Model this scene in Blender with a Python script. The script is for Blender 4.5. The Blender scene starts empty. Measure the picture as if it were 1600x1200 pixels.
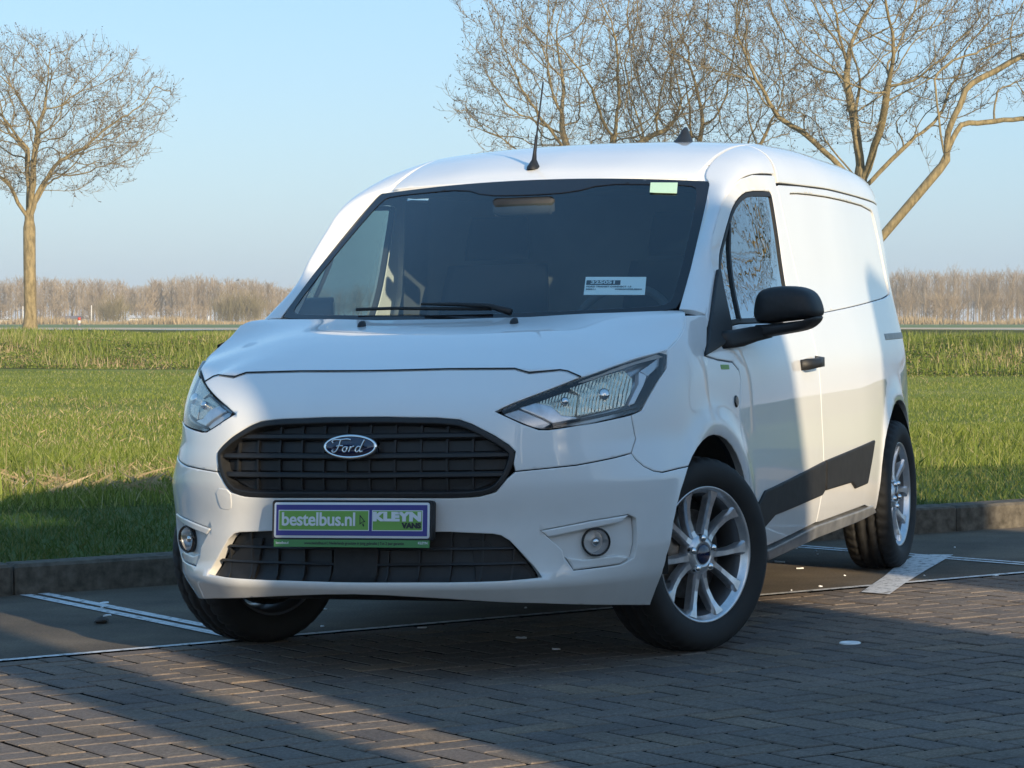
import bpy, math, random
import numpy as np
from mathutils import Vector, Matrix, Quaternion
from mathutils import geometry as mgeo, kdtree

SC = bpy.context.scene
COL = SC.collection
random.seed(7)
RNG = np.random.default_rng(11)

# ------------------------------------------------------------------ camera, sky, sun, exposure
HEAD = math.radians(199.632)                       # heading of the camera, in the plan of the van
AX = np.array([math.cos(HEAD), math.sin(HEAD), 0.0])
RT = np.array([math.sin(HEAD), -math.cos(HEAD), 0.0])
TILT = Matrix.Rotation(-0.0206, 4, Vector(AX))     # the lot falls two per cent towards the left, for drainage
CAMP = np.array([8.985, 3.3615, 1.1103])
SUN_AZ, SUN_EL = math.radians(46.0), math.radians(15.5)
SUN_DIR = Vector((math.cos(SUN_AZ) * math.cos(SUN_EL), math.sin(SUN_AZ) * math.cos(SUN_EL), math.sin(SUN_EL)))

cd = bpy.data.cameras.new('camera')
cam = bpy.data.objects.new('camera', cd)
COL.objects.link(cam)
PITCH = math.radians(-1.253)
fwd = Vector((math.cos(HEAD) * math.cos(PITCH), math.sin(HEAD) * math.cos(PITCH), math.sin(PITCH)))
rgt = Vector(RT)
upv = rgt.cross(fwd)
cam.matrix_world = Matrix(((rgt.x, upv.x, -fwd.x, CAMP[0]), (rgt.y, upv.y, -fwd.y, CAMP[1]), (rgt.z, upv.z, -fwd.z, CAMP[2]), (0, 0, 0, 1)))
cd.sensor_width = 36.0
cd.lens = 36.0 * 4344.5 / 1600.0
cd.clip_start, cd.clip_end = 0.1, 6000.0
SC.camera = cam

world = bpy.data.worlds.new('World')
SC.world = world
world.use_nodes = True
nt = world.node_tree
bgn = next(n for n in nt.nodes if n.type == 'BACKGROUND')
sky = nt.nodes.new('ShaderNodeTexSky')
sky.sky_type = 'NISHITA'
sky.sun_disc = False
sky.sun_elevation = SUN_EL
sky.sun_rotation = math.pi / 2 - SUN_AZ
sky.altitude = 0.0
sky.air_density = 1.0
sky.dust_density = 1.0
sky.ozone_density = 1.0
# the blue light scattered more than once, which the sky model leaves out: even over the whole dome
air = nt.nodes.new('ShaderNodeVectorMath'); air.operation = 'ADD'
nt.links.new(sky.outputs[0], air.inputs[0]); air.inputs[1].default_value = (1.15, 3.25, 6.2)
nt.links.new(air.outputs[0], bgn.inputs[0])
bgn.inputs[1].default_value = 0.05

sl = bpy.data.lights.new('sun', 'SUN')
sl.energy = 3.9
sl.angle = math.radians(0.53)
sl.color = (1.0, 0.81, 0.55)
sun = bpy.data.objects.new('sun', sl)
COL.objects.link(sun)
sun.rotation_euler = SUN_DIR.to_track_quat('Z', 'Y').to_euler()

vs = SC.view_settings
vs.view_transform = 'Standard'
vs.look = 'None'
vs.exposure = 0.76
vs.gamma = 1.0
vs.use_curve_mapping = False
HAZE = 0.00035
SC.cycles.volume_bounces = 0
SC.cycles.max_bounces = 8
SC.cycles.transparent_max_bounces = 12
SC.cycles.caustics_reflective = False
SC.cycles.caustics_refractive = False

# ------------------------------------------------------------------ materials
def nodes(name):
    m = bpy.data.materials.new(name); m.use_nodes = True
    t = m.node_tree
    return m, t, next(n for n in t.nodes if n.type == 'BSDF_PRINCIPLED'), next(n for n in t.nodes if n.type == 'OUTPUT_MATERIAL')
def N(t, kind, **kw):
    n = t.nodes.new(kind)
    for k, v in kw.items():
        if k.startswith('i_'): n.inputs[k[2:].replace('_', ' ')].default_value = v
        else: setattr(n, k, v)
    return n
def ramp(t, fac, stops):
    r = t.nodes.new('ShaderNodeValToRGB')
    e = r.color_ramp.elements
    while len(e) < len(stops): e.new(0.5)
    for el, (p, c) in zip(e, stops): el.position = p; el.color = (*c, 1) if len(c) == 3 else c
    t.links.new(fac, r.inputs[0])
    return r
def noise(t, scale, detail=4, rough=.55, coord='Object', vec=None):
    n = N(t, 'ShaderNodeTexNoise'); n.inputs['Scale'].default_value = scale; n.inputs['Detail'].default_value = detail; n.inputs['Roughness'].default_value = rough
    if vec is None:
        c = N(t, 'ShaderNodeTexCoord'); vec = c.outputs[coord]
    t.links.new(vec, n.inputs['Vector'])
    return n
def bump(t, p, h, strength=.2, dist=.01):
    b = N(t, 'ShaderNodeBump'); b.inputs['Strength'].default_value = strength; b.inputs['Distance'].default_value = dist
    t.links.new(h, b.inputs['Height']); t.links.new(b.outputs[0], p.inputs['Normal'])
    return b
def simple(name, col, rough=.5, metal=0., spec=.5, coat=0., nz=None, bmp=0.):
    m, t, p, o = nodes(name)
    p.inputs['Base Color'].default_value = (*col, 1); p.inputs['Roughness'].default_value = rough; p.inputs['Metallic'].default_value = metal
    p.inputs['Specular IOR Level'].default_value = spec; p.inputs['Coat Weight'].default_value = coat; p.inputs['Coat Roughness'].default_value = .03
    if nz:
        n = noise(t, nz[0], 5)
        lo = tuple(c * (1 - nz[1]) for c in col); hi = tuple(min(1, c * (1 + nz[1])) for c in col)
        r = ramp(t, n.outputs[0], [(.3, lo), (.7, hi)]); t.links.new(r.outputs[0], p.inputs['Base Color'])
        if bmp: bump(t, p, n.outputs[0], bmp)
    return m
M = {}
def build_paint():
    m, t, p, o = nodes('white_paint')
    p.inputs['Roughness'].default_value = .42; p.inputs['Coat Weight'].default_value = 1.; p.inputs['Coat Roughness'].default_value = .015; p.inputs['Coat IOR'].default_value = 1.48
    n = noise(t, 3.0, 6, .65)
    r = ramp(t, n.outputs[0], [(.35, (.81, .815, .805)), (.7, (.775, .778, .77))])
    # road grime low on the sills and bumpers
    g = N(t, 'ShaderNodeNewGeometry'); sx = N(t, 'ShaderNodeSeparateXYZ'); t.links.new(g.outputs['Position'], sx.inputs[0])
    n2 = noise(t, 9.0, 6, .7)
    ad = N(t, 'ShaderNodeMath', operation='MULTIPLY_ADD'); t.links.new(n2.outputs[0], ad.inputs[0]); ad.inputs[1].default_value = -.25; t.links.new(sx.outputs['Z'], ad.inputs[2])
    mr = N(t, 'ShaderNodeMapRange'); mr.inputs['From Min'].default_value = .05; mr.inputs['From Max'].default_value = .42; mr.inputs['To Min'].default_value = .38; mr.inputs['To Max'].default_value = 0.
    t.links.new(ad.outputs[0], mr.inputs[0])
    mx = N(t, 'ShaderNodeMixRGB'); mx.inputs[2].default_value = (.36, .31, .25, 1)
    t.links.new(mr.outputs[0], mx.inputs[0]); t.links.new(r.outputs[0], mx.inputs[1]); t.links.new(mx.outputs[0], p.inputs['Base Color'])
    fl = noise(t, 900., 1, .5); bump(t, p, fl.outputs[0], .012, .001)
    return m
M['paint'] = build_paint()
M['black'] = simple('black_plastic', (.011, .012, .014), .55, nz=(60, .25), bmp=.03)
M['gloss_black'] = simple('gloss_black', (.008, .008, .01), .12)
M['cladding'] = simple('grey_plastic', (.018, .0175, .0175), .6, spec=.3, nz=(30, .3), bmp=.05)
M['sill'] = simple('sill_plastic', (.17, .17, .17), .34, nz=(12, .35))
M['dark'] = simple('dark_void', (.006, .006, .006), .8)
M['chrome'] = simple('chrome', (.82, .82, .82), .08, 1.)
M['alloy'] = simple('alloy', (.66, .67, .69), .30, .8, nz=(40, .12))
M['brake'] = simple('brake_metal', (.22, .2, .18), .4, .8, nz=(30, .4))
M['navy'] = simple('navy_enamel', (.006, .014, .05), .15, coat=1.)
M['blue_print'] = simple('blue_print', (.035, .03, .22), .35)
M['green_print'] = simple('green_print', (.16, .36, .055), .4)
M['green_strip'] = simple('green_strip', (.06, .22, .06), .4)
M['white_print'] = simple('white_print', (.68, .70, .72), .4)
M['black_print'] = simple('black_print', (.012, .012, .014), .4)
M['paper'] = simple('paper', (.88, .89, .9), .6)
M['pale_green'] = simple('pale_green_sticker', (.45, .66, .50), .5)
M['interior'] = simple('interior_trim', (.022, .024, .028), .7, nz=(15, .25))
M['seat'] = simple('seat_fabric', (.005, .007, .012), .95, spec=0.)
M['bulkhead'] = simple('bulkhead_panel', (.07, .075, .08), .6, nz=(5, .2))
M['amber'] = simple('amber_reflector', (.8, .42, .12), .15, .9)
M['white_lamp'] = simple('lamp_white', (.75, .76, .78), .22, .2, coat=1.)
M['grey_lamp'] = simple('lamp_grey', (.58, .58, .59), .2, .55)
M['barrel'] = simple('rim_barrel', (.16, .165, .175), .4, .7)
def build_tyre():
    m, t, p, o = nodes('tyre_rubber')
    n = noise(t, 14, 5)
    r = ramp(t, n.outputs[0], [(.3, (.009, .009, .0095)), (.75, (.017, .0165, .016))]); t.links.new(r.outputs[0], p.inputs['Base Color'])
    p.inputs['Roughness'].default_value = .72
    bump(t, p, noise(t, 260, 3).outputs[0], .15, .002)
    return m
M['tyre'] = build_tyre()
def build_glass(name, tint, refl=1., wav=0.):
    m, t, p, o = nodes(name)
    t.nodes.remove(p)
    tr = N(t, 'ShaderNodeBsdfTransparent'); tr.inputs[0].default_value = (*tint, 1)
    gl = N(t, 'ShaderNodeBsdfGlossy'); gl.inputs['Roughness'].default_value = .0
    fr = N(t, 'ShaderNodeFresnel'); bf = N(t, 'ShaderNodeNewGeometry'); im = N(t, 'ShaderNodeMapRange')
    im.inputs['To Min'].default_value = 1.52; im.inputs['To Max'].default_value = 1 / 1.52; t.links.new(bf.outputs['Backfacing'], im.inputs[0]); t.links.new(im.outputs[0], fr.inputs[0])
    mu = N(t, 'ShaderNodeMath', operation='MULTIPLY', use_clamp=True); t.links.new(fr.outputs[0], mu.inputs[0]); mu.inputs[1].default_value = refl
    if wav:
        b = N(t, 'ShaderNodeBump'); b.inputs['Strength'].default_value = wav; b.inputs['Distance'].default_value = .01
        t.links.new(noise(t, 7, 2).outputs[0], b.inputs['Height'])
        t.links.new(b.outputs[0], gl.inputs['Normal'])
    mx = N(t, 'ShaderNodeMixShader'); t.links.new(mu.outputs[0], mx.inputs[0]); t.links.new(tr.outputs[0], mx.inputs[1]); t.links.new(gl.outputs[0], mx.inputs[2])
    t.links.new(mx.outputs[0], o.inputs[0])
    return m
M['windscreen'] = build_glass('windscreen_glass', (.85, .94, .92), 1.5)
M['window'] = build_glass('window_glass', (.50, .68, .66), 3.2, .12)
M['lens'] = build_glass('lamp_lens', (.95, .95, .95), 1.5)
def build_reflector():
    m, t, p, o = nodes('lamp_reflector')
    p.inputs['Base Color'].default_value = (1., .88, .68, 1); p.inputs['Metallic'].default_value = .8; p.inputs['Roughness'].default_value = .17  # warm glow of mirrored sunlight is put into the chrome's base colour
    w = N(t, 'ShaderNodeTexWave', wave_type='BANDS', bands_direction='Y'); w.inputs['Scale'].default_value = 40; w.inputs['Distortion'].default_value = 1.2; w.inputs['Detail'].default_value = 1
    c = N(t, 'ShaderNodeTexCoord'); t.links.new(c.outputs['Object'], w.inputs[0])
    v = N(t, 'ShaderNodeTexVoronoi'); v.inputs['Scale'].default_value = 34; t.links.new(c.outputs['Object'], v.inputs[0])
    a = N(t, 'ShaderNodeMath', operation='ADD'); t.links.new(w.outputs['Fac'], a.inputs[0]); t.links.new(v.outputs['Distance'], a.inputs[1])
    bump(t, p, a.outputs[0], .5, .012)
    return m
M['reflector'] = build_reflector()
def build_asphalt():
    m, t, p, o = nodes('asphalt')
    a = noise(t, 1.3, 6, .6); b = noise(t, 95, 4, .8); c2 = noise(t, 18, 5, .6)
    r = ramp(t, a.outputs[0], [(.28, (.10, .086, .070)), (.5, (.175, .146, .114)), (.72, (.27, .22, .165))])
    r2 = ramp(t, b.outputs[0], [(.35, (.5, .5, .5)), (.62, (1, 1, 1)), (.78, (2.2, 2.1, 2.))])
    mx = N(t, 'ShaderNodeMixRGB', blend_type='MULTIPLY'); mx.inputs[0].default_value = .8
    t.links.new(r.outputs[0], mx.inputs[1]); t.links.new(r2.outputs[0], mx.inputs[2]); t.links.new(mx.outputs[0], p.inputs['Base Color'])
    p.inputs['Roughness'].default_value = .85; p.inputs['Specular IOR Level'].default_value = .12
    bump(t, p, b.outputs[0], .75, .010)
    return m
M['asphalt'] = build_asphalt()
def build_brick():
    m, t, p, o = nodes('paving_brick')
    oi = N(t, 'ShaderNodeObjectInfo'); g = N(t, 'ShaderNodeNewGeometry')
    ad = N(t, 'ShaderNodeMath', operation='ADD'); t.links.new(oi.outputs['Random'], ad.inputs[0]); t.links.new(g.outputs['Random Per Island'], ad.inputs[1])
    fr = N(t, 'ShaderNodeMath', operation='FRACT'); t.links.new(ad.outputs[0], fr.inputs[0])
    r = ramp(t, fr.outputs[0], [(0, (.185, .165, .156)), (.35, (.245, .205, .172)), (.7, (.215, .186, .170)), (1, (.28, .222, .172))])
    gp = g.outputs['Position']
    b = noise(t, 85, 4, .8, vec=gp); c2 = noise(t, 2.2, 6, .65, vec=gp)
    r2 = ramp(t, b.outputs[0], [(.3, (.45, .45, .45)), (.6, (1, 1, 1)), (.72, (1.6, 1.6, 1.55)), (.80, (3.2, 3.1, 2.9))])
    mx = N(t, 'ShaderNodeMixRGB', blend_type='MULTIPLY'); mx.inputs[0].default_value = .85
    r3 = ramp(t, c2.outputs[0], [(.3, (.75, .75, .76)), (.7, (1.2, 1.17, 1.12))])
    my = N(t, 'ShaderNodeMixRGB', blend_type='MULTIPLY'); my.inputs[0].default_value = 1
    t.links.new(r.outputs[0], mx.inputs[1]); t.links.new(r2.outputs[0], mx.inputs[2]); t.links.new(mx.outputs[0], my.inputs[1]); t.links.new(r3.outputs[0], my.inputs[2])
    t.links.new(my.outputs[0], p.inputs['Base Color'])
    p.inputs['Roughness'].default_value = .85; p.inputs['Specular IOR Level'].default_value = .12
    bump(t, p, b.outputs[0], .75, .012)
    return m
M['brick'] = build_brick()
M['joint'] = simple('joint_sand', (.007, .0062, .0055), .95, spec=.0, nz=(40, .4), bmp=.3)
M['kerb'] = simple('kerb_concrete', (.11, .098, .08), .9, spec=.1, nz=(22, .45), bmp=.35)
def build_marking():
    m, t, p, o = nodes('road_marking')
    p.inputs['Base Color'].default_value = (.62, .62, .62, 1); p.inputs['Roughness'].default_value = .6
    tr = N(t, 'ShaderNodeBsdfTransparent'); mx = N(t, 'ShaderNodeMixShader')
    n = noise(t, 28, 6, .75); r = ramp(t, n.outputs[0], [(.30, (0, 0, 0)), (.50, (1, 1, 1))])
    t.links.new(r.outputs[0], mx.inputs[0]); t.links.new(tr.outputs[0], mx.inputs[1]); t.links.new(p.outputs[0], mx.inputs[2]); t.links.new(mx.outputs[0], o.inputs[0])
    return m
M['marking'] = build_marking()
def ground_mat(name, stops, s1=.25, s2=6., rough=.95):
    m, t, p, o = nodes(name)
    a = noise(t, s1, 6, .6); b = noise(t, s2, 5, .7)
    ad = N(t, 'ShaderNodeMath', operation='MULTIPLY_ADD'); t.links.new(b.outputs[0], ad.inputs[0]); ad.inputs[1].default_value = .6
    t.links.new(a.outputs[0], ad.inputs[2])
    sb = N(t, 'ShaderNodeMath', operation='SUBTRACT'); t.links.new(ad.outputs[0], sb.inputs[0]); sb.inputs[1].default_value = .3
    r = ramp(t, sb.outputs[0], stops); t.links.new(r.outputs[0], p.inputs['Base Color'])
    p.inputs['Roughness'].default_value = rough; p.inputs['Specular IOR Level'].default_value = .1
    return m
M['field'] = ground_mat('field_soil_grass', [(.3, (.14, .16, .028)), (.55, (.20, .23, .04)), (.75, (.28, .26, .08))])
M['verge'] = ground_mat('verge_turf', [(.3, (.05, .075, .018)), (.55, (.075, .11, .025)), (.78, (.15, .14, .06))], .6)
M['bank'] = ground_mat('bank_soil', [(.3, (.06, .07, .02)), (.6, (.13, .14, .04)), (.8, (.25, .2, .1))], .5)
M['path'] = ground_mat('path_gravel', [(.3, (.56, .45, .31)), (.7, (.66, .54, .39))], .2, 3.)
M['far_field'] = ground_mat('far_field_crop', [(.3, (.17, .23, .10)), (.7, (.22, .27, .13))], .03, .3)
def leafy(name, stops, rough=.55, trans=.35):
    m, t, p, o = nodes(name)
    g = N(t, 'ShaderNodeNewGeometry')
    r = ramp(t, g.outputs['Random Per Island'], stops); t.links.new(r.outputs[0], p.inputs['Base Color'])
    p.inputs['Roughness'].default_value = rough; p.inputs['Specular IOR Level'].default_value = .35
    tl = N(t, 'ShaderNodeBsdfTranslucent'); t.links.new(r.outputs[0], tl.inputs[0])
    mx = N(t, 'ShaderNodeMixShader'); mx.inputs[0].default_value = trans
    t.links.new(p.outputs[0], mx.inputs[1]); t.links.new(tl.outputs[0], mx.inputs[2]); t.links.new(mx.outputs[0], o.inputs[0])
    return m
M['grass'] = leafy('grass_blades', [(0, (.10, .145, .018)), (.5, (.19, .245, .036)), (.85, (.28, .31, .07)), (1, (.45, .41, .22))])
M['turf'] = leafy('turf_blades', [(0, (.045, .09, .016)), (.6, (.085, .135, .024)), (1, (.18, .18, .06))])
M['weed'] = leafy('weed_leaves', [(0, (.07, .12, .018)), (.45, (.17, .23, .034)), (.72, (.26, .31, .055)), (.9, (.40, .32, .17)), (1, (.26, .17, .09))])
M['straw'] = leafy('dry_straw', [(0, (.38, .29, .16)), (.6, (.55, .44, .27)), (1, (.25, .18, .1))], .8, .2)
M['reed'] = leafy('dry_reeds', [(0, (.36, .27, .15)), (.6, (.46, .36, .22)), (1, (.26, .2, .11))], .8, .2)
def bark(name, a, b, s=9.):
    m, t, p, o = nodes(name)
    c = N(t, 'ShaderNodeTexCoord'); mp = N(t, 'ShaderNodeMapping'); mp.inputs['Scale'].default_value = (1, 1, .35); t.links.new(c.outputs['Object'], mp.inputs[0])
    n = noise(t, s, 6, .7, vec=mp.outputs[0])
    r = ramp(t, n.outputs[0], [(.32, a), (.62, b)]); t.links.new(r.outputs[0], p.inputs['Base Color'])
    p.inputs['Roughness'].default_value = .9; bump(t, p, n.outputs[0], .7, .03)
    return m
M['bark'] = bark('ash_bark', (.10, .083, .045), (.29, .235, .13))
M['twig'] = simple('twig_bark', (.17, .14, .09), .9, nz=(3, .35))
M['keys'] = simple('seed_keys', (.05, .037, .022), .9)
M['poplar'] = simple('poplar_bark', (.31, .25, .18), .95, nz=(.5, .3))
M['thicket'] = simple('thicket_twigs', (.30, .235, .16), .95, nz=(.5, .4))
M['scrub'] = simple('scrub_twigs', (.22, .19, .10), .95, nz=(.6, .4))
M['shed'] = simple('shed_wall', (.62, .62, .60), .7, nz=(.3, .1))
M['shed_roof'] = simple('shed_roof', (.30, .31, .33), .7)
M['shed_dark'] = simple('shed_dark', (.16, .15, .17), .8)
M['stone'] = simple('clod', (.05, .045, .04), .9, nz=(30, .4), bmp=.4)
M['glow_block_wall'] = simple('glow_block_wall', (.16, .10, .075), .9, nz=(2, .3))
M['glow_block_roof'] = simple('glow_block_roof', (.09, .09, .095), .8)
M['truck'] = simple('truck_paint', (.55, .56, .58), .4, coat=.5)
# ------------------------------------------------------------------ mesh helpers
I4 = Matrix.Identity(4)
def mesh_of(name, V, F, mat, smooth=True):
    me = bpy.data.meshes.new(name)
    me.from_pydata([tuple(v) for v in V], [], [tuple(f) for f in F])
    if mat is not None: me.materials.append(M[mat] if isinstance(mat, str) else mat)
    me.shade_smooth() if smooth else me.shade_flat()
    me.update()
    return me
def link(name, me, parent=None, mw=None):
    o = bpy.data.objects.new(name, me); COL.objects.link(o)
    if parent is not None: o.parent = parent
    if mw is not None: o.matrix_world = mw
    return o
def mk(name, V, F, mat, parent=None, smooth=True, mw=None):
    return link(name, mesh_of(name, V, F, mat, smooth), parent, mw)
def thing(name, label, cat, mw=None, group=None):
    o = bpy.data.objects.new(name, None); COL.objects.link(o); o.empty_display_size = .2
    if mw is not None: o.matrix_world = mw
    o['label'] = label; o['category'] = cat
    if group: o['group'] = group
    return o
def tag(o, label, cat, group=None):
    o['label'] = label; o['category'] = cat
    if group: o['group'] = group
    return o
def kind(o, k): o['kind'] = k; return o
def fastmesh(name, V, loops, starts, mat, smooth=False):
    """V (n,3), loops flat index array, starts loop starts"""
    me = bpy.data.meshes.new(name)
    V = np.asarray(V, np.float32); loops = np.asarray(loops, np.int32); starts = np.asarray(starts, np.int32)
    me.vertices.add(len(V)); me.vertices.foreach_set('co', V.ravel())
    me.loops.add(len(loops)); me.loops.foreach_set('vertex_index', loops)
    me.polygons.add(len(starts)); me.polygons.foreach_set('loop_start', starts)
    me.materials.append(M[mat]); me.update(calc_edges=True)
    me.shade_smooth() if smooth else me.shade_flat()
    return me
def quads(name, V4, mat, smooth=False):
    n = len(V4); return fastmesh(name, V4.reshape(-1, 3), np.arange(4 * n), np.arange(n) * 4, mat, smooth)
def tris(name, V3, mat):
    n = len(V3); return fastmesh(name, V3.reshape(-1, 3), np.arange(3 * n), np.arange(n) * 3, mat)
def boxv(cx, cy, cz, sx, sy, sz, b=0.):
    """bevelled box: list of verts and faces"""
    V = []; F = []
    hx, hy, hz = sx / 2, sy / 2, sz / 2
    if b <= 0:
        V = [(cx + i * hx, cy + j * hy, cz + k * hz) for i in (-1, 1) for j in (-1, 1) for k in (-1, 1)]
        F = [(0, 1, 3, 2), (4, 6, 7, 5), (0, 4, 5, 1), (2, 3, 7, 6), (0, 2, 6, 4), (1, 5, 7, 3)]
        return V, F
    def ring(x, y, z):
        q = [(-x + b, -y), (x - b, -y), (x, -y + b), (x, y - b), (x - b, y), (-x + b, y), (-x, y - b), (-x, -y + b)]
        return [(cx + a, cy + c, cz + z) for a, c in q]
    V = ring(hx - b, hy - b, -hz) + ring(hx, hy, -hz + b) + ring(hx, hy, hz - b) + ring(hx - b, hy - b, hz)
    for r in range(3):
        for i in range(8):
            j = (i + 1) % 8; F.append((r * 8 + i, r * 8 + j, r * 8 + 8 + j, r * 8 + 8 + i))
    F.append(tuple(range(7, -1, -1))); F.append(tuple(range(24, 32)))
    return V, F
def join(*parts):
    V = []; F = []
    for v, f in parts:
        o = len(V); V += [tuple(p) for p in v]; F += [tuple(i + o for i in q) for q in f]
    return V, F
def rings(R, cap0=False, cap1=False, closed=True):
    V = []; F = []; n = len(R[0])
    for r in R: V += [tuple(p) for p in r]
    for k in range(len(R) - 1):
        for i in range(n if closed else n - 1):
            j = (i + 1) % n; F.append((k * n + i, k * n + j, k * n + n + j, k * n + n + i))
    if cap0: F.append(tuple(range(n - 1, -1, -1)))
    if cap1: F.append(tuple((len(R) - 1) * n + i for i in range(n)))
    return V, F
def tube(pts, rad, n=8, caps=True):
    P = [np.array(p, float) for p in pts]; R = []
    up = np.array([0, 0, 1.]); last = None
    for i, p in enumerate(P):
        t = P[min(i + 1, len(P) - 1)] - P[max(i - 1, 0)]; t /= np.linalg.norm(t) + 1e-12
        if last is None:
            a = np.cross(t, up if abs(t[2]) < .9 else np.array([1., 0, 0]))
        else: a = last - t * (last @ t)
        a /= np.linalg.norm(a); last = a; b = np.cross(t, a)
        r = rad[i] if hasattr(rad, '__len__') else rad
        R.append([p + r * (a * math.cos(x) + b * math.sin(x)) for x in np.linspace(0, 2 * math.pi, n, endpoint=False)])
    return rings(R, caps, caps)
def lathe(prof, n=64, axis='y'):
    """prof: list of (radius, axial). revolve about the y axis"""
    R = []
    for r, h in prof: R.append([(r * math.cos(a), h, r * math.sin(a)) for a in np.linspace(0, 2 * math.pi, n, endpoint=False)])
    return rings(R)
def densify(P, sp):
    out = []; n = len(P)
    for i in range(n):
        a = np.array(P[i], float); b = np.array(P[(i + 1) % n], float)
        k = max(1, int(math.ceil(np.linalg.norm(b - a) / sp)))
        for j in range(k): out.append(a + (b - a) * j / k)
    return np.array(out)
def chaikin(P, closed=True, it=2, keep=()):
    P = [np.array(p, float) for p in P]
    for _ in range(it):
        Q = []; n = len(P)
        rngi = range(n) if closed else range(n - 1)
        if not closed: Q.append(P[0])
        for i in rngi:
            a, b = P[i], P[(i + 1) % n]; Q += [a * .75 + b * .25, a * .25 + b * .75]
        if not closed: Q.append(P[-1])
        P = Q
    return [tuple(p) for p in P]
def area2(P):
    P = np.asarray(P); x, y = P[:, 0], P[:, 1]
    return .5 * np.sum(x * np.roll(y, -1) - y * np.roll(x, -1))
def inside(poly, q):
    poly = np.asarray(poly); x, y = q[:, 0], q[:, 1]; c = np.zeros(len(q), bool)
    n = len(poly); j = n - 1
    for i in range(n):
        xi, yi = poly[i]; xj, yj = poly[j]
        if yi != yj:
            k = ((yi > y) != (yj > y)) & (x < (xj - xi) * (y - yi) / (yj - yi) + xi); c ^= k
        j = i
    return c
def segdist(poly, q):
    A = np.asarray(poly); B = np.roll(A, -1, 0); d = np.full(len(q), 1e9)
    for a, b in zip(A, B):
        ab = b - a; t = np.clip(((q - a) @ ab) / (ab @ ab + 1e-15), 0, 1)
        d = np.minimum(d, np.linalg.norm(q - a - t[:, None] * ab, axis=1))
    return d
def surf_n(fn, u, v, e=2e-3):
    du = fn(u + e, v) - fn(u - e, v); dv = fn(u, v + e) - fn(u, v - e)
    n = np.cross(du, dv); return n / (np.linalg.norm(n, axis=-1, keepdims=True) + 1e-12)
def inset(P, d):
    """move a closed polygon inwards (CCW) by d"""
    P = np.asarray(P, float); a = P - np.roll(P, 1, 0); b = np.roll(P, -1, 0) - P
    na = np.c_[-a[:, 1], a[:, 0]]; nb = np.c_[-b[:, 1], b[:, 0]]
    na /= np.linalg.norm(na, axis=1, keepdims=True) + 1e-12; nb /= np.linalg.norm(nb, axis=1, keepdims=True) + 1e-12
    n = na + nb; n /= np.maximum(np.linalg.norm(n, axis=1, keepdims=True), .3)
    k = 1 / np.maximum((n * na).sum(1), .5)
    return P + n * (d * k)[:, None]
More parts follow.
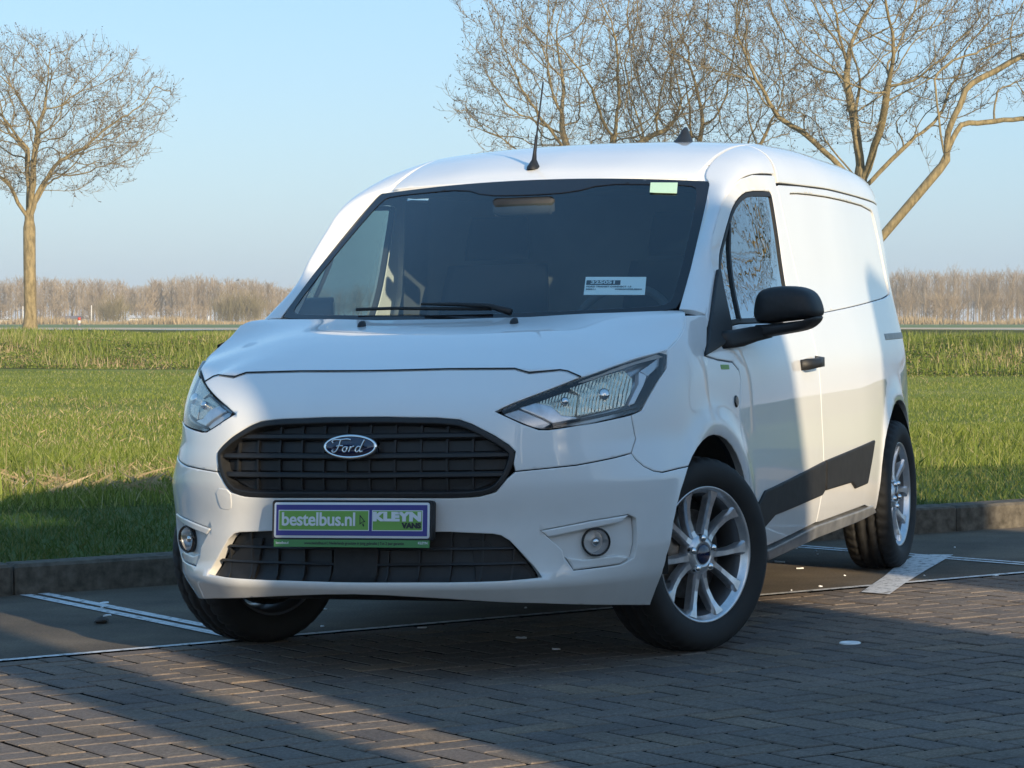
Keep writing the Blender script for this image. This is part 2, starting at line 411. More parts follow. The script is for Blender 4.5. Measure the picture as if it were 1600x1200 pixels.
def panel_mesh(name, fn, outline, mat, holes=(), sp=.03, off=0., depth=.016, bw=.004, bd=.0025, gap=0., flip=False, bsp=None, wobble=0.):
    """a sheet trimmed out of the surface fn(u,v), with a rounded edge and a turned-in flange; flip mirrors it to the other side"""
    bsp = bsp or sp * .7
    loops = []
    o = densify(outline, bsp)
    if area2(o) < 0: o = o[::-1]
    if gap: o = inset(o, gap)
    loops.append(o)
    for h in holes:
        q = densify(h, bsp)
        if area2(q) > 0: q = q[::-1]
        if gap: q = inset(q, gap)
        loops.append(q)
    allb = np.concatenate(loops)
    inner = [inset(l, bw) for l in loops] if bw > 0 else []
    lo, hi = loops[0].min(0), loops[0].max(0)
    gx, gy = np.meshgrid(np.arange(lo[0] + sp / 2, hi[0], sp), np.arange(lo[1] + sp / 2, hi[1], sp), indexing='ij')
    g = np.c_[gx.ravel(), gy.ravel()]
    def ok(q, md):
        m = inside(loops[0], q)
        for l in loops[1:]: m &= ~inside(l, q)
        q2 = q[m]
        if len(q2) == 0: return q2
        d = np.full(len(q2), 1e9)
        for l in loops: d = np.minimum(d, segdist(l, q2))
        return q2[d > md]
    pts = [allb]
    if inner: pts.append(ok(np.concatenate(inner), bw * .6))
    pts.append(ok(g, max(bw * 1.8, sp * .3)))
    P = np.concatenate(pts)
    edges = []; st = 0
    for l in loops:
        n = len(l); edges += [(st + i, st + (i + 1) % n) for i in range(n)]; st += n
    r = mgeo.delaunay_2d_cdt([Vector(p) for p in P], edges, [], 0, 1e-7)
    P2 = np.array([tuple(v) for v in r[0]]); T = np.array([f for f in r[2] if len(f) == 3])
    orig = r[3]
    c = P2[T].mean(1); m = inside(loops[0], c)
    for l in loops[1:]: m &= ~inside(l, c)
    T = T[m]
    a = P2[T]; ar = (a[:, 1, 0] - a[:, 0, 0]) * (a[:, 2, 1] - a[:, 0, 1]) - (a[:, 2, 0] - a[:, 0, 0]) * (a[:, 1, 1] - a[:, 0, 1])
    T = np.where((ar < 0)[:, None], T[:, [0, 2, 1]], T)
    T = T[np.abs(ar) > 1e-12]
    S = fn(P2[:, 0], P2[:, 1]); Nn = surf_n(fn, P2[:, 0], P2[:, 1])
    nb = len(allb)
    idx = np.full(nb, -1)                            # where each boundary point went
    for newi, os_ in enumerate(orig):
        for k in os_:
            if k < nb: idx[k] = newi
    V = S + Nn * off; NV = Nn.copy()
    F = [tuple(t) for t in T]; V = list(V); NV = list(NV)
    st = 0
    for l in loops:
        n = len(l); ids = idx[st:st + n]; st += n
        if (ids < 0).any(): continue
        B = np.array([V[i] for i in ids]); nn = np.array([Nn[i] for i in ids])
        t = np.roll(B, -1, 0) - np.roll(B, 1, 0); t /= np.linalg.norm(t, axis=1, keepdims=True) + 1e-12
        out = np.cross(t, nn); out /= np.linalg.norm(out, axis=1, keepdims=True) + 1e-12
        if bw > 0:
            for k, i in enumerate(ids):
                V[i] = V[i] - nn[k] * bd; w = nn[k] + .7 * out[k]; NV[i] = w / np.linalg.norm(w)
        if depth > 0:
            b0 = len(V)
            for k in range(n): V.append(B[k] - nn[k] * (bd if bw > 0 else 0)); NV.append(out[k])
            for k in range(n): V.append(B[k] - nn[k] * depth); NV.append(out[k])
            for k in range(n):
                j = (k + 1) % n; F.append((b0 + n + k, b0 + n + j, b0 + j, b0 + k))
    V = np.array(V); NV = np.array(NV)
    if flip:
        V = V * [1, -1, 1]; NV = NV * [1, -1, 1]; F = [f[::-1] for f in F]
    me = mesh_of(name, V, F, mat)
    me.normals_split_custom_set_from_vertices([tuple(n) for n in NV])
    return me
def panel(name, fn, outline, mat, parent, **kw):
    return link(name, panel_mesh(name, fn, outline, mat, **kw), parent)
def both(name, fn, outline, mat, parent, **kw):
    a = panel(name, fn, outline, mat, parent, **kw); b = panel(name, fn, outline, mat, parent, flip=True, **kw)
    return a, b
def strip_fn(C1, C2, Cm=None):
    """ruled / bowed surface between two 3-D polylines; u = metres along, v = metres across"""
    def res(C, n=60):
        C = np.array(C, float); d = np.r_[0, np.cumsum(np.linalg.norm(np.diff(C, axis=0), axis=1))]
        L = d[-1]; ts = d / L
        fs = [cr(ts, C[:, k]) for k in range(3)]
        return fs, L
    f1, L1 = res(C1); f2, L2 = res(C2); L = (L1 + L2) / 2
    fm = res(Cm)[0] if Cm is not None else None
    W = float(np.mean([np.linalg.norm(np.array([f(s) for f in f1]) - np.array([f(s) for f in f2])) for s in np.linspace(0, 1, 9)]))
    def fn(u, v):
        s = np.clip(np.asarray(u) / L, 0, 1); w = np.asarray(v) / W
        a = np.stack([f(s) for f in f1], -1); b = np.stack([f(s) for f in f2], -1)
        if fm is None: return a + (b - a) * w[..., None]
        c = np.stack([f(s) for f in fm], -1); w = w[..., None]
        return a * (1 - w) ** 2 + 2 * c * w * (1 - w) + b * w * w
    return fn, L, W
_txt = {}
def text_mesh(s, size, mat, bold=0., shear=0., space=1., ext=.0008, align='CENTER', sx=1.):
    cu = bpy.data.curves.new('lettering', 'FONT'); cu.body = s; cu.size = size; cu.offset = bold; cu.shear = shear
    cu.space_character = space; cu.extrude = ext; cu.align_x = align; cu.align_y = 'CENTER'; cu.resolution_u = 4
    ob = bpy.data.objects.new('lettering', cu); COL.objects.link(ob)
    me = bpy.data.meshes.new_from_object(ob.evaluated_get(bpy.context.evaluated_depsgraph_get()))
    bpy.data.objects.remove(ob); me.name = 'lettering'
    if sx != 1.: me.transform(Matrix.Diagonal((sx, 1, 1, 1)))
    me.materials.clear(); me.materials.append(M[mat])
    return me
def frame_mat(o, x, y):
    """matrix with local x along x, local y along y, z = normal"""
    x = Vector(x).normalized(); y = Vector(y); z = x.cross(y).normalized(); y = z.cross(x)
    return Matrix(((x.x, y.x, z.x, o[0]), (x.y, y.y, z.y, o[1]), (x.z, y.z, z.z, o[2]), (0, 0, 0, 1)))
def cr(xs,ys):
    """monotone-ish cubic hermite interpolator"""
    xs=np.array(xs,float); ys=np.array(ys,float)
    h=np.diff(xs); d=np.diff(ys)/h
    m=np.zeros(len(xs)); m[0]=d[0]; m[-1]=d[-1]
    for i in range(1,len(xs)-1):
        if d[i-1]*d[i]>0:
            w1=2*h[i]+h[i-1]; w2=h[i]+2*h[i-1]; m[i]=(w1+w2)/(w1/d[i-1]+w2/d[i])
    def f(x):
        x=np.asarray(x,float); i=np.clip(np.searchsorted(xs,x,side='right')-1,0,len(xs)-2)
        t=(x-xs[i])/h[i]; t2=t*t; t3=t2*t
        r=(2*t3-3*t2+1)*ys[i]+(t3-2*t2+t)*h[i]*m[i]+(-2*t3+3*t2)*ys[i+1]+(t3-t2)*h[i]*m[i+1]
        r=np.where(t<0,ys[0]+m[0]*(x-xs[0]),r); r=np.where(t>1,ys[-1]+m[-1]*(x-xs[-1]),r)
        return r
    return f
SH=np.array([(1,0),(.987,.15),(.96,.333),(.93,.5),(.87,.631),(.76,.778),(.6,.889),(.42,.958),(.2,.992),(0,1)])
_a=np.concatenate([[0],np.cumsum(np.hypot(*np.diff(SH,axis=0).T))]); _a/=_a[-1]
def spl(xs,ys,m0=None):
    # C2 natural spline (m0: clamp start slope)
    xs=np.array(xs,float); ys=np.array(ys,float); n=len(xs); h=np.diff(xs)
    A=np.zeros((n,n)); b=np.zeros(n); A[0,0]=A[-1,-1]=1
    if m0 is not None: A[0,0]=2*h[0]; A[0,1]=h[0]; b[0]=6*((ys[1]-ys[0])/h[0]-m0)
    for i in range(1,n-1):
        A[i,i-1]=h[i-1];A[i,i]=2*(h[i-1]+h[i]);A[i,i+1]=h[i];b[i]=6*((ys[i+1]-ys[i])/h[i]-(ys[i]-ys[i-1])/h[i-1])
    M=np.linalg.solve(A,b)
    def f(x):
        x=np.clip(np.asarray(x,float),xs[0],xs[-1]); i=np.clip(np.searchsorted(xs,x,side='right')-1,0,n-2)
        a=(xs[i+1]-x);c=(x-xs[i]); hh=h[i]
        return M[i]*a**3/(6*hh)+M[i+1]*c**3/(6*hh)+(ys[i]/hh-M[i]*hh/6)*a+(ys[i+1]/hh-M[i+1]*hh/6)*c
    return f
fX=spl(_a,SH[:,0],0.); fY=spl(_a,SH[:,1])
fx0=cr([.15,.20,.25,.275,.295,.312,.330,.365,.42,.48,.53,.575,.62,.68,.74,.80,.84,.88,.92,.96,1.0,1.06,1.15],
       [.91,.95,.99,1.012,1.026,1.024,1.000,.988,.983,.985,.995,1.008,1.015,1.013,1.004,.99,.972,.94,.895,.845,.78,.66,.45])
fbase=cr([.15,.2,.26,.32,.42,.6,.78,.9,.95,1.0,1.1,1.24,1.45,1.61,1.67,1.75],
         [.85,.865,.885,.90,.912,.918,.915,.909,.903,.893,.868,.834,.80,.772,.755,.70])
ftap=cr([-3.86,-3.84,-3.8,-3.72,-3.5,-3.06,-2.2,-1.0,-.5,0,.2],[.70,.76,.80,.85,.905,.945,.99,1.0,.992,.965,.95])
def flare(x,z):
    o=0
    for cx in (0.,-3.06):
        r=np.hypot(x-cx,(z-.325)*.97); 
        o=o+.016*np.exp(-((r-.415)/.05)**2)*np.clip((z-.25)/.15,0,1)
    return o
def belt(u,z):
    """u<0: front (u=-1 centre line .. 0 at the axle), u>=0: side, x=-u.  left side (y>0)"""
    u=np.asarray(u,float); z=np.asarray(z,float)
    s=np.clip(u+1,0,1)
    x=np.where(u<0,fx0(z)*fX(s),-u)
    ys=fbase(z)*ftap(np.minimum(x,0))
    y=np.where(u<0,ys*np.clip(fY(s),0,1.0),ys)
    y=y+flare(x,z)*np.clip(y/.8,0,1)**4
    k=np.clip((x+1.35)/1.0,0,1); y=y-.042*np.clip((z-1.02)/.33,0,1)*k*k*(3-2*k)
    g=np.clip((z-.2)/.2,0,1)*np.clip((.74-z)/.14,0,1)
    y=y+np.where(u<0,.036*g*np.exp(-((s-.66)/.17)**2),0)
    return np.stack([x,y,z+0*x],-1)
fzc=cr([-3.86,-3.8,-3.6,-3.2,-2.6,-2.2,-1.8,-1.5,-1.2,-1.0,-.9,-.82,-.7],[1.64,1.70,1.765,1.80,1.82,1.83,1.826,1.808,1.765,1.715,1.68,1.64,1.58])
fdrop=cr([0,.3,.5,.6,.66,.72,.755,.8],[0,.006,.018,.028,.045,.085,.135,.2])
def roof(x,y):
    x=np.asarray(x,float); y=np.asarray(y,float)
    k=np.clip((-x-.8)/.6,0,1); k=k*k*(3-2*k)
    return np.stack([x,y,fzc(x)-fdrop(np.abs(y))*(1.4-.4*k)],-1)
class TPS:
    def __init__(s,P,v,lam=0.):
        s.P=np.array(P,float); v=np.array(v,float); n=len(v)
        K=s.k(s.P,s.P)+lam*np.eye(n); Q=np.c_[np.ones(n),s.P]
        A=np.block([[K,Q],[Q.T,np.zeros((3,3))]]); s.w=np.linalg.solve(A,np.r_[v,0,0,0])
    @staticmethod
    def k(a,b):
        d=np.linalg.norm(a[:,None]-b[None],axis=-1); return np.where(d>0,d*d*np.log(np.maximum(d,1e-9)),0)
    def __call__(s,a,b):
        a=np.asarray(a,float); sh=np.broadcast(a,b).shape
        q=np.c_[np.broadcast_to(a,sh).ravel(),np.broadcast_to(b,sh).ravel()]
        return (s.k(q,s.P)@s.w[:-3]+np.c_[np.ones(len(q)),q]@s.w[-3:]).reshape(sh)
def mirror(L): return [(x,y,z) for x,y,z in L]+[(x,-y,z) for x,y,z in L if abs(y)>1e-6]
WSC=mirror([(.07,0,1.125),(.05,.25,1.128),(-.02,.52,1.137),(-.12,.744,1.143),(-.80,0,1.638),(-.81,.3,1.632),(-.865,.654,1.612),(-.375,0,1.39),(-.50,.705,1.385)])
_ws=TPS([(y,z) for x,y,z in WSC],[x for x,y,z in WSC])
def wind(y,z):
    y=np.asarray(y,float); z=np.asarray(z,float); return np.stack([_ws(y,z),y+0*z,z+0*y],-1)
# ------------------------------------------------------------------ the white van (its own frame: x forward, y to its left, origin on the ground under the front axle)
KF = 1.5
def bel(U, z):
    U = np.asarray(U, float); z = np.asarray(z, float)
    mir = U < -KF
    Ue = np.where(mir, -2 * KF - U, U)
    P = belt(np.where(Ue < 0, Ue / KF, Ue), z)
    P[..., 1] = np.where(mir, -P[..., 1], P[..., 1])
    return P
def S_(L): return [(u * KF if u < 0 else u, z) for u, z in L]
def symm(half):
    """half: from the centre line outwards on the left side (U from -KF up) -> closed outline over both sides"""
    r = [(-2 * KF - u, z) for u, z in half if u > -KF + 1e-6]
    return list(half) + r[::-1]
van = thing('panel_van', 'white panel van with black grille, black mirrors and alloy wheels parked facing the viewer', 'van', TILT)

GR = S_([(-1, .8240), (-.9288, .8237), (-.8723, .8206), (-.8163, .8185), (-.7671, .8117), (-.7386, .7974), (-.6897, .761), (-.6583, .7305), (-.6448, .7104), (-.6490, .6733), (-.6628, .6285), (-.6869, .5877), (-.7253, .5735), (-.7872, .5705), (-.9256, .5735), (-1, .574)])
HL = S_([(-.6893, .8361), (-.6553, .8593), (-.5921, .8938), (-.5178, .934), (-.4057, .9775), (-.2477, 1.0135), (-.2549, .9521), (-.2861, .9186), (-.3195, .8637), (-.3412, .8226), (-.3726, .8104), (-.4673, .7921), (-.575, .7755), (-.5961, .777), (-.6303, .796)])
SHUT = S_([(-1, .9655), (-.9649, .9656), (-.8196, .9672), (-.672, .9645), (-.6558, .9582), (-.6373, .9508), (-.6027, .9545), (-.5702, .9574), (-.5519, .9528), (-.5178, .934)])
JOINT = S_([(-.6454, .6495), (-.5169, .6624), (-.4275, .68), (-.3834, .6906), (-.3755, .6699), (-.3572, .6462), (-.3318, .6298), (-.3024, .623), (-.2115, .6249)])
def arch_pts(cx, a, b, cz, t0, t1, n=26):
    return [(cx + a * math.cos(t), cz + b * math.sin(t)) for t in np.linspace(t0, t1, n)]
def x2U(x, z):
    """belt coordinate of a point of the front part with this x"""
    lo, hi = -KF, 0.
    for _ in range(40):
        m = (lo + hi) / 2
        if float(bel(m, z)[0]) > x: lo = m
        else: hi = m
    return (lo + hi) / 2
def arch_uz(pts): return [((x2U(x, z) if x > 0 else -x), z) for x, z in pts]
# front arch from bumper foot, over the top, to the sill
archF = [(.43, .19), (.455, .27), (.462, .38), (.435, .49), (.382, .58), (.30, .65), (.19, .70), (.05, .722), (-.09, .708), (-.20, .66), (-.285, .585), (-.335, .50), (-.365, .42), (-.385, .34), (-.392, .25)]
AF = arch_uz(chaikin(archF, False, 1))
k_top = max(range(len(AF)), key=lambda i: AF[i][1])
k_j = min(range(k_top), key=lambda i: abs(AF[i][1] - .6249))
# --- bumper
LG = S_([(-1, .4665), (-.9332, .4663), (-.7933, .463), (-.70, .456), (-.6828, .4505), (-.665, .434), (-.625, .372), (-.5899, .3222), (-.66, .3165), (-.7839, .313), (-.9252, .3138), (-1, .3138)])
FOGR = S_([(-.60, .463), (-.50, .486), (-.415, .4985), (-.396, .485), (-.392, .44), (-.3906, .36), (-.42, .343), (-.5252, .3360), (-.5498, .376), (-.555, .40)])
bump_half = [(-KF, .574)] + GR[9:15][::-1] + [GR[8]] if False else None
gl = [p for p in GR if p[1] < .652][::-1]                               # grille lower edge, centre -> tip side
half = [(-KF, .574)] + [p for p in gl if p[0] > -KF + .01] + JOINT[:-1] + [AF[k_j]] + AF[:k_j][::-1] + S_([(-.4188, .2095), (-.5757, .231), (-.7854, .2538), (-.9277, .2671), (-1, .270)])
bo = symm(half)
mirU = lambda L: [(-2 * KF - u, z) for u, z in L]
bumper = panel('front_bumper', bel, bo, 'paint', van, holes=[symm(LG), FOGR, mirU(FOGR)], sp=.026, depth=.03, gap=.0015)
# --- nose panel round the grille and under the lamps
up = [p for p in GR if p[1] >= .652]
cor = S_([(-.3600, .735), (-.3834, .6906)])
half = [(-KF, .9655)] + SHUT[1:] + [HL[2], HL[1], HL[0], HL[14], HL[13], HL[12], HL[11], HL[10]] + cor + JOINT[:3][::-1] + up[::-1]
half = half[:-1] + [(-KF, .824)]
nose = panel('nose_panel', bel, symm(half), 'paint', van, sp=.026, depth=.022, gap=.0022)
# --- fenders
FE = S_([(-.2477, 1.0135), (-.1813, 1.0475), (-.1115, 1.0846), (-.0651, 1.1227)])
DF = [(.150, 1.1227), (.1488, 1.1041), (.0, .9849), (.1213, .9692), (.27, .958), (.325, .93), (.335, .9026), (.318, .85), (.30, .7939), (.30, .70), (.325, .60), (.365, .50), (.392, .42), (.405, .36), (.41, .25)]
fen = [HL[10], HL[9], HL[8], HL[7], HL[6], HL[5]] + FE[1:] + DF[:-2] + [(.400, .34)] + AF[k_j:-1][::-1] + JOINT[3:-1][::-1] + [cor[0]]
both('front_fender', bel, fen, 'paint', van, sp=.03, depth=.03, gap=.0022)
# --- doors
DR = [(1.400, 1.6538), (1.385, 1.6107), (1.425, 1.3815), (1.4624, 1.2317), (1.4611, 1.0514), (1.456, .9381), (1.456, .8495), (1.456, .7123), (1.470, .5487), (1.470, .4752), (1.440, .4191), (1.395, .3206)]
DT = [(.3896, 1.2642), (.4155, 1.3207), (.49, 1.395), (.58, 1.463), (.675, 1.53), (.79, 1.582), (.92, 1.62), (1.0814, 1.6425)]
door = DF[:-1] + [(.52, .295), (.66, .288)] + DR[::-1] + DT[::-1]
GLS = [(.7258, 1.4799), (.80, 1.523), (.876, 1.5521), (.9772, 1.5745), (1.2527, 1.5845), (1.278, 1.578), (1.2845, 1.5562), (1.275, 1.42), (1.25, 1.2304), (1.21, 1.0854), (.5414, 1.0924), (.3568, 1.0826), (.4126, 1.1698), (.4548, 1.2715)]
TRI = [(.44, 1.2784), (.152, 1.10), (-.022, .9831), (.12, 1.005), (.3088, 1.0363), (.3591, 1.0759), (.4126, 1.1698), (.4688, 1.2784)]
gl_hole = chaikin(GLS, True, 1)
CLD = [(.45, .405), (.4727, .4481), (.5739, .4956), (1.4674, .553), (1.466, .4379), (1.43, .4248), (.713, .4005), (.5797, .3658), (.48, .355)]
for fl in (False, True):
    d = panel('door', bel, door, 'paint', van, holes=[gl_hole], sp=.03, depth=.024, gap=.0025, flip=fl)
    seal_out = inset(np.array(densify(gl_hole, .03))[::-1] if area2(gl_hole) < 0 else densify(gl_hole, .03), .001)
    panel('window_seal', bel, seal_out, 'black', d, holes=[inset(seal_out, .017)], sp=.05, off=-.001, depth=.02, bw=.002, bd=.001, flip=fl, bsp=.03)
    panel('window_glass', bel, inset(seal_out, .010), 'window', d, sp=.04, off=-.007, depth=0, bw=0, flip=fl)
    panel('divider_bar', bel, [(.703, 1.45), (.722, 1.45), (.527, 1.10), (.508, 1.10)], 'black', d, sp=.03, off=.001, depth=.012, bw=.002, bd=.001, flip=fl)
    panel('mirror_triangle', bel, TRI, 'black', d, sp=.03, off=.012, depth=.02, bw=.006, bd=.004, flip=fl)
    panel('door_cladding', bel, CLD, 'cladding', d, sp=.04, off=.011, depth=.014, bw=.006, bd=.004, flip=fl)
    sg = -1 if fl else 1
    # pull handle: a bowed bar standing off a dished grip
    hp = [bel(np.array(u), np.array(z)) for u, z in ((1.165, .928), (1.19, .93), (1.28, .933), (1.37, .936), (1.395, .937))]
    R_ = []
    for q, o_, h, w in zip(hp, (.004, .03, .042, .034, .006), (.020, .022, .019, .022, .022), (.004, .010, .010, .012, .004)):
        x, y, z = q; R_.append([(x, sg * (y + o_ + w * c), z + h * s_) for c, s_ in ((-1, -1), (1, -.8), (1, .8), (-1, 1))])
    V, F = rings(R_, True, True); mk('door_handle', V, F if not fl else [f[::-1] for f in F], 'black', d)
    panel('handle_recess', bel, [(1.20 + .08 * math.cos(t) + .06, .928 + .028 * math.sin(t)) for t in np.linspace(0, 2 * math.pi, 24, endpoint=False)], 'grey_lamp' if False else 'paint', d, sp=.02, off=.0015, depth=.002, bw=.002, bd=.001, flip=fl)
panel('door_sticker', bel, [(.135, .952), (.22, .950), (.222, .934), (.137, .936)], 'green_print', van, sp=.02, off=.0012, depth=.002, bw=0)
# --- cargo side with the pressed blank where windows would be, sliding-door seam, rear arch
AR = chaikin([(-3.06 + .47, .285), (-3.06 + .465, .38), (-3.06 + .43, .50), (-3.06 + .36, .60), (-3.06 + .25, .675), (-3.06 + .12, .722), (-3.06 - .02, .735), (-3.06 - .15, .72), (-3.06 - .27, .67), (-3.06 - .36, .59), (-3.06 - .415, .49), (-3.06 - .44, .38), (-3.06 - .445, .27)], False, 1)
ARu = [(-x, z) for x, z in AR]
GUT = [(1.43, 1.618), (1.8, 1.627), (2.2815, 1.632), (2.9, 1.627), (3.4137, 1.6193), (3.70, 1.608), (3.80, 1.58)]
side = DR[1:] + [(1.46, .318), (2.3, .325)] + ARu + [(3.62, .27), (3.78, .30), (3.80, .5), (3.80, 1.2)] + GUT[::-1]
WR = chaikin([(1.52, 1.585), (1.8, 1.597), (2.4, 1.60), (3.30, 1.588), (3.36, 1.54), (3.47, 1.23), (3.44, 1.195), (2.4, 1.15), (1.60, 1.118), (1.55, 1.15), (1.505, 1.40)], True, 1)
CLC = [(1.484, .5536), (2.42, .589), (2.27, .4176), (2.0427, .412), (1.9643, .4416), (1.4884, .4399)]
for fl in (False, True):
    s_ = panel('cargo_side', bel, side, 'paint', van, holes=[WR], sp=.04, depth=.024, gap=.0025, flip=fl, bw=.005)
    panel('pressed_panel', bel, WR, 'paint', s_, sp=.045, off=-.006, depth=.006, gap=.0008, bw=.004, flip=fl)
    panel('side_cladding', bel, CLC, 'cladding', s_, sp=.04, off=.011, depth=.014, bw=.006, bd=.004, flip=fl)
    panel('slide_rail', bel, [(2.95, 1.028), (3.72, 1.03), (3.72, 1.002), (2.95, 1.000)], 'dark' if False else 'sill', s_, sp=.04, off=.002, depth=.004, bw=.003, bd=.002, flip=fl)
    panel('sill', bel, [(.66, .278), (1.36, .312), (2.45, .315), (2.58, .278), (2.173, .268), (1.4416, .262), (.7113, .237)], 'sill', van, sp=.03, off=.012, depth=.05, bw=.008, bd=.005, flip=fl)
# --- A pillar and roof edge strips, roof, windscreen
WE = [(-.12, .744, 1.143), (-.31, .727, 1.264), (-.50, .705, 1.385), (-.68, .682, 1.498), (-.80, .664, 1.573), (-.862, .652, 1.612)]
def rp(x, y): return tuple(float(q) for q in roof(x, y))
def bp(u, z): return tuple(float(q) for q in bel(u, z))
WE = [(x, y - .004, z) for x, y, z in WE]
inn = WE + [rp(-.885, .630), rp(-1.0, .612), rp(-1.15, .606), rp(-1.40, .605), rp(-1.548, .605)]
outc = [bp(.150, 1.1227), bp(.3896, 1.2642), bp(.4155, 1.3207), bp(.49, 1.395), bp(.58, 1.463), bp(.675, 1.53), bp(.79, 1.582), bp(.92, 1.62), bp(1.0814, 1.6425), bp(1.24, 1.652), bp(1.402, 1.656)]
def arcparam(C):
    d = np.r_[0, np.cumsum(np.linalg.norm(np.diff(np.array(C), axis=0), axis=1))]; return d / d[-1]
def resample(C, n):
    t = arcparam(C); C = np.array(C); return [np.array([cr(t, C[:, k])(s) for k in range(3)]).astype(float) for s in np.linspace(0, 1, n)]
def ctrl(a, b, i, n):
    w = min(1, max(0, (i / (n - 1) - .45) / .3)); w = w * w * (3 - 2 * w)
    p = np.array([.5 * (a[0] + b[0]) + .035 * (1 - w), .35 * a[1] + .65 * b[1] + .012 * (1 - w), .5 * (a[2] + b[2]) + .012 * (1 - w)])
    r = np.array([.5 * (a[0] + b[0]), .17 * a[1] + .83 * b[1], .75 * a[2] + .25 * b[2]])
    return p * (1 - w) + r * w
n = 40; I_ = resample(inn, n); O_ = resample(outc, n)
fnA, LA, WA = strip_fn(I_, O_, [ctrl(a, b, i, n) for i, (a, b) in enumerate(zip(I_, O_))])
rect = lambda L, W: [(0, 0), (L, 0), (L, W), (0, W)]
fnA2 = lambda u, v: fnA(LA - np.asarray(u), v)       # orientation so that normals face outwards
nA = surf_n(fnA, np.array([LA * .7]), np.array([WA * .5]))[0]
fa = fnA if nA[1] > 0 else fnA2
both('pillar_panel', fa, rect(LA, WA), 'paint', van, sp=.03, depth=.02, gap=.0015)
inn2 = [rp(x, .605) for x in np.linspace(-1.552, -3.70, 14)] + [rp(-3.79, .60)]
outc2 = [bp(1.408, 1.650), bp(1.44, 1.622)] + [bp(u, z + .004) for u, z in GUT[1:]]
outc2 = [bp(1.42, 1.624)] + [bp(u, z + .0015) for u, z in GUT[1:]]
I_ = resample(inn2, 30); O_ = resample(outc2, 30)
fnB, LB, WB = strip_fn(I_, O_, [np.array([.5 * (a[0] + b[0]), .12 * a[1] + .88 * b[1], .80 * a[2] + .20 * b[2]]) for a, b in zip(I_, O_)])
nB = surf_n(fnB, np.array([LB * .5]), np.array([WB * .5]))[0]
fb = fnB if nB[1] > 0 else (lambda u, v: fnB(LB - np.asarray(u), v))
both('roof_edge', fb, rect(LB, WB), 'paint', van, sp=.045, depth=.02, gap=.0015)
wtop = lambda y: float(_ws(np.array(y), np.array(1.640 - .028 * (abs(y) / .654) ** 2)))
rf = [(wtop(y) - .012, y) for y in np.linspace(-.600, .600, 21)] + [(-3.80, .59), (-3.80, -.59)]
roofp = panel('roof', roof, rf, 'paint', van, sp=.05, depth=.02, bw=.006, bd=.003)
for sg in (1, -1):
    ys = [(x, .597 * sg) for x in np.linspace(-1.04, -3.78, 40)]
    V = []; 
    for x, y in ys:
        for dy in ((-.012, .014) if sg > 0 else (.012, -.014))[::-1]:
            p = roof(x, y + dy); V.append((p[0], p[1], p[2] - .011))
    F = [(2 * i, 2 * i + 1, 2 * i + 3, 2 * i + 2) for i in range(39)]
    if sg < 0: pass
    mk('roof_ditch', V, F, 'paint', van)
V = []; F = []
for y in np.linspace(-.665, .665, 41):
    a = abs(y); zt_ = 1.640 - .028 * (a / .654) ** 2; p0 = wind(np.array(y), np.array(zt_ - .003)); V += [(p0[0] - .010, y, p0[2] - .004), (p0[0] - .075, y, p0[2] + .024)]
F = [(2 * i + 1, 2 * i, 2 * i + 2, 2 * i + 3) for i in range(40)]
mk('header_panel', V, F, 'paint', van)
for sg in (1, -1):
    V = []
    for s in np.linspace(0, 1, 9):
        for y in np.linspace(.565, .652, 6):
            x = (wtop(y) - .002) * (1 - s) - 1.10 * s; q = roof(np.array(x), np.array(y * sg)); V.append((x, y * sg, q[2] - .011 - .012 * s * (1 - s)))
    F = [(k * 6 + i, k * 6 + i + 1, k * 6 + 7 + i, k * 6 + 6 + i) for k in range(8) for i in range(5)]
    mk('roof_corner', V, F if sg < 0 else [f[::-1] for f in F], 'paint', van)
# windscreen
def wz(y, top): 
    a = abs(y)
    return (1.640 - .028 * (a / .654) ** 2) if top else (1.124 + .019 * (a / .744) ** 2)
wso = [(y, wz(y, False)) for y in np.linspace(-.70, .70, 25)] + [(.730, 1.148), (.736, 1.18), (.722, 1.29), (.705, 1.385), (.682, 1.498), (.662, 1.578), (.651, 1.606), (.645, 1.6135)] + [(y, wz(y, True)) for y in np.linspace(.58, -.58, 21)] + [(-.645, 1.6135), (-.651, 1.606), (-.662, 1.578), (-.682, 1.498), (-.705, 1.385), (-.722, 1.29), (-.736, 1.18), (-.730, 1.148)]
wgi = chaikin([(-.66, 1.155), (-.30, 1.145), (0, 1.142), (.30, 1.145), (.66, 1.155), (.700, 1.165), (.705, 1.19), (.688, 1.30), (.668, 1.40), (.640, 1.52), (.618, 1.585), (.590, 1.598), (.45, 1.606), (.27, 1.612), (.17, 1.583), (0, 1.578), (-.17, 1.583), (-.27, 1.612), (-.45, 1.606), (-.590, 1.598), (-.618, 1.585), (-.640, 1.52), (-.668, 1.40), (-.688, 1.30), (-.705, 1.19), (-.700, 1.165)], True, 1)
ws = panel('windscreen', wind, wso, 'windscreen', van, sp=.05, off=-.004, depth=0, bw=0)
panel('windscreen_border', wind, wso, 'gloss_black', ws, holes=[wgi], sp=.03, off=-.001, depth=.004, bw=.002, bd=.001)
panel('toll_sticker', wind, [(.444, 1.611), (.541, 1.608), (.556, 1.567), (.459, 1.572)], 'pale_green', ws, sp=.03, off=.001, depth=.002, bw=0)
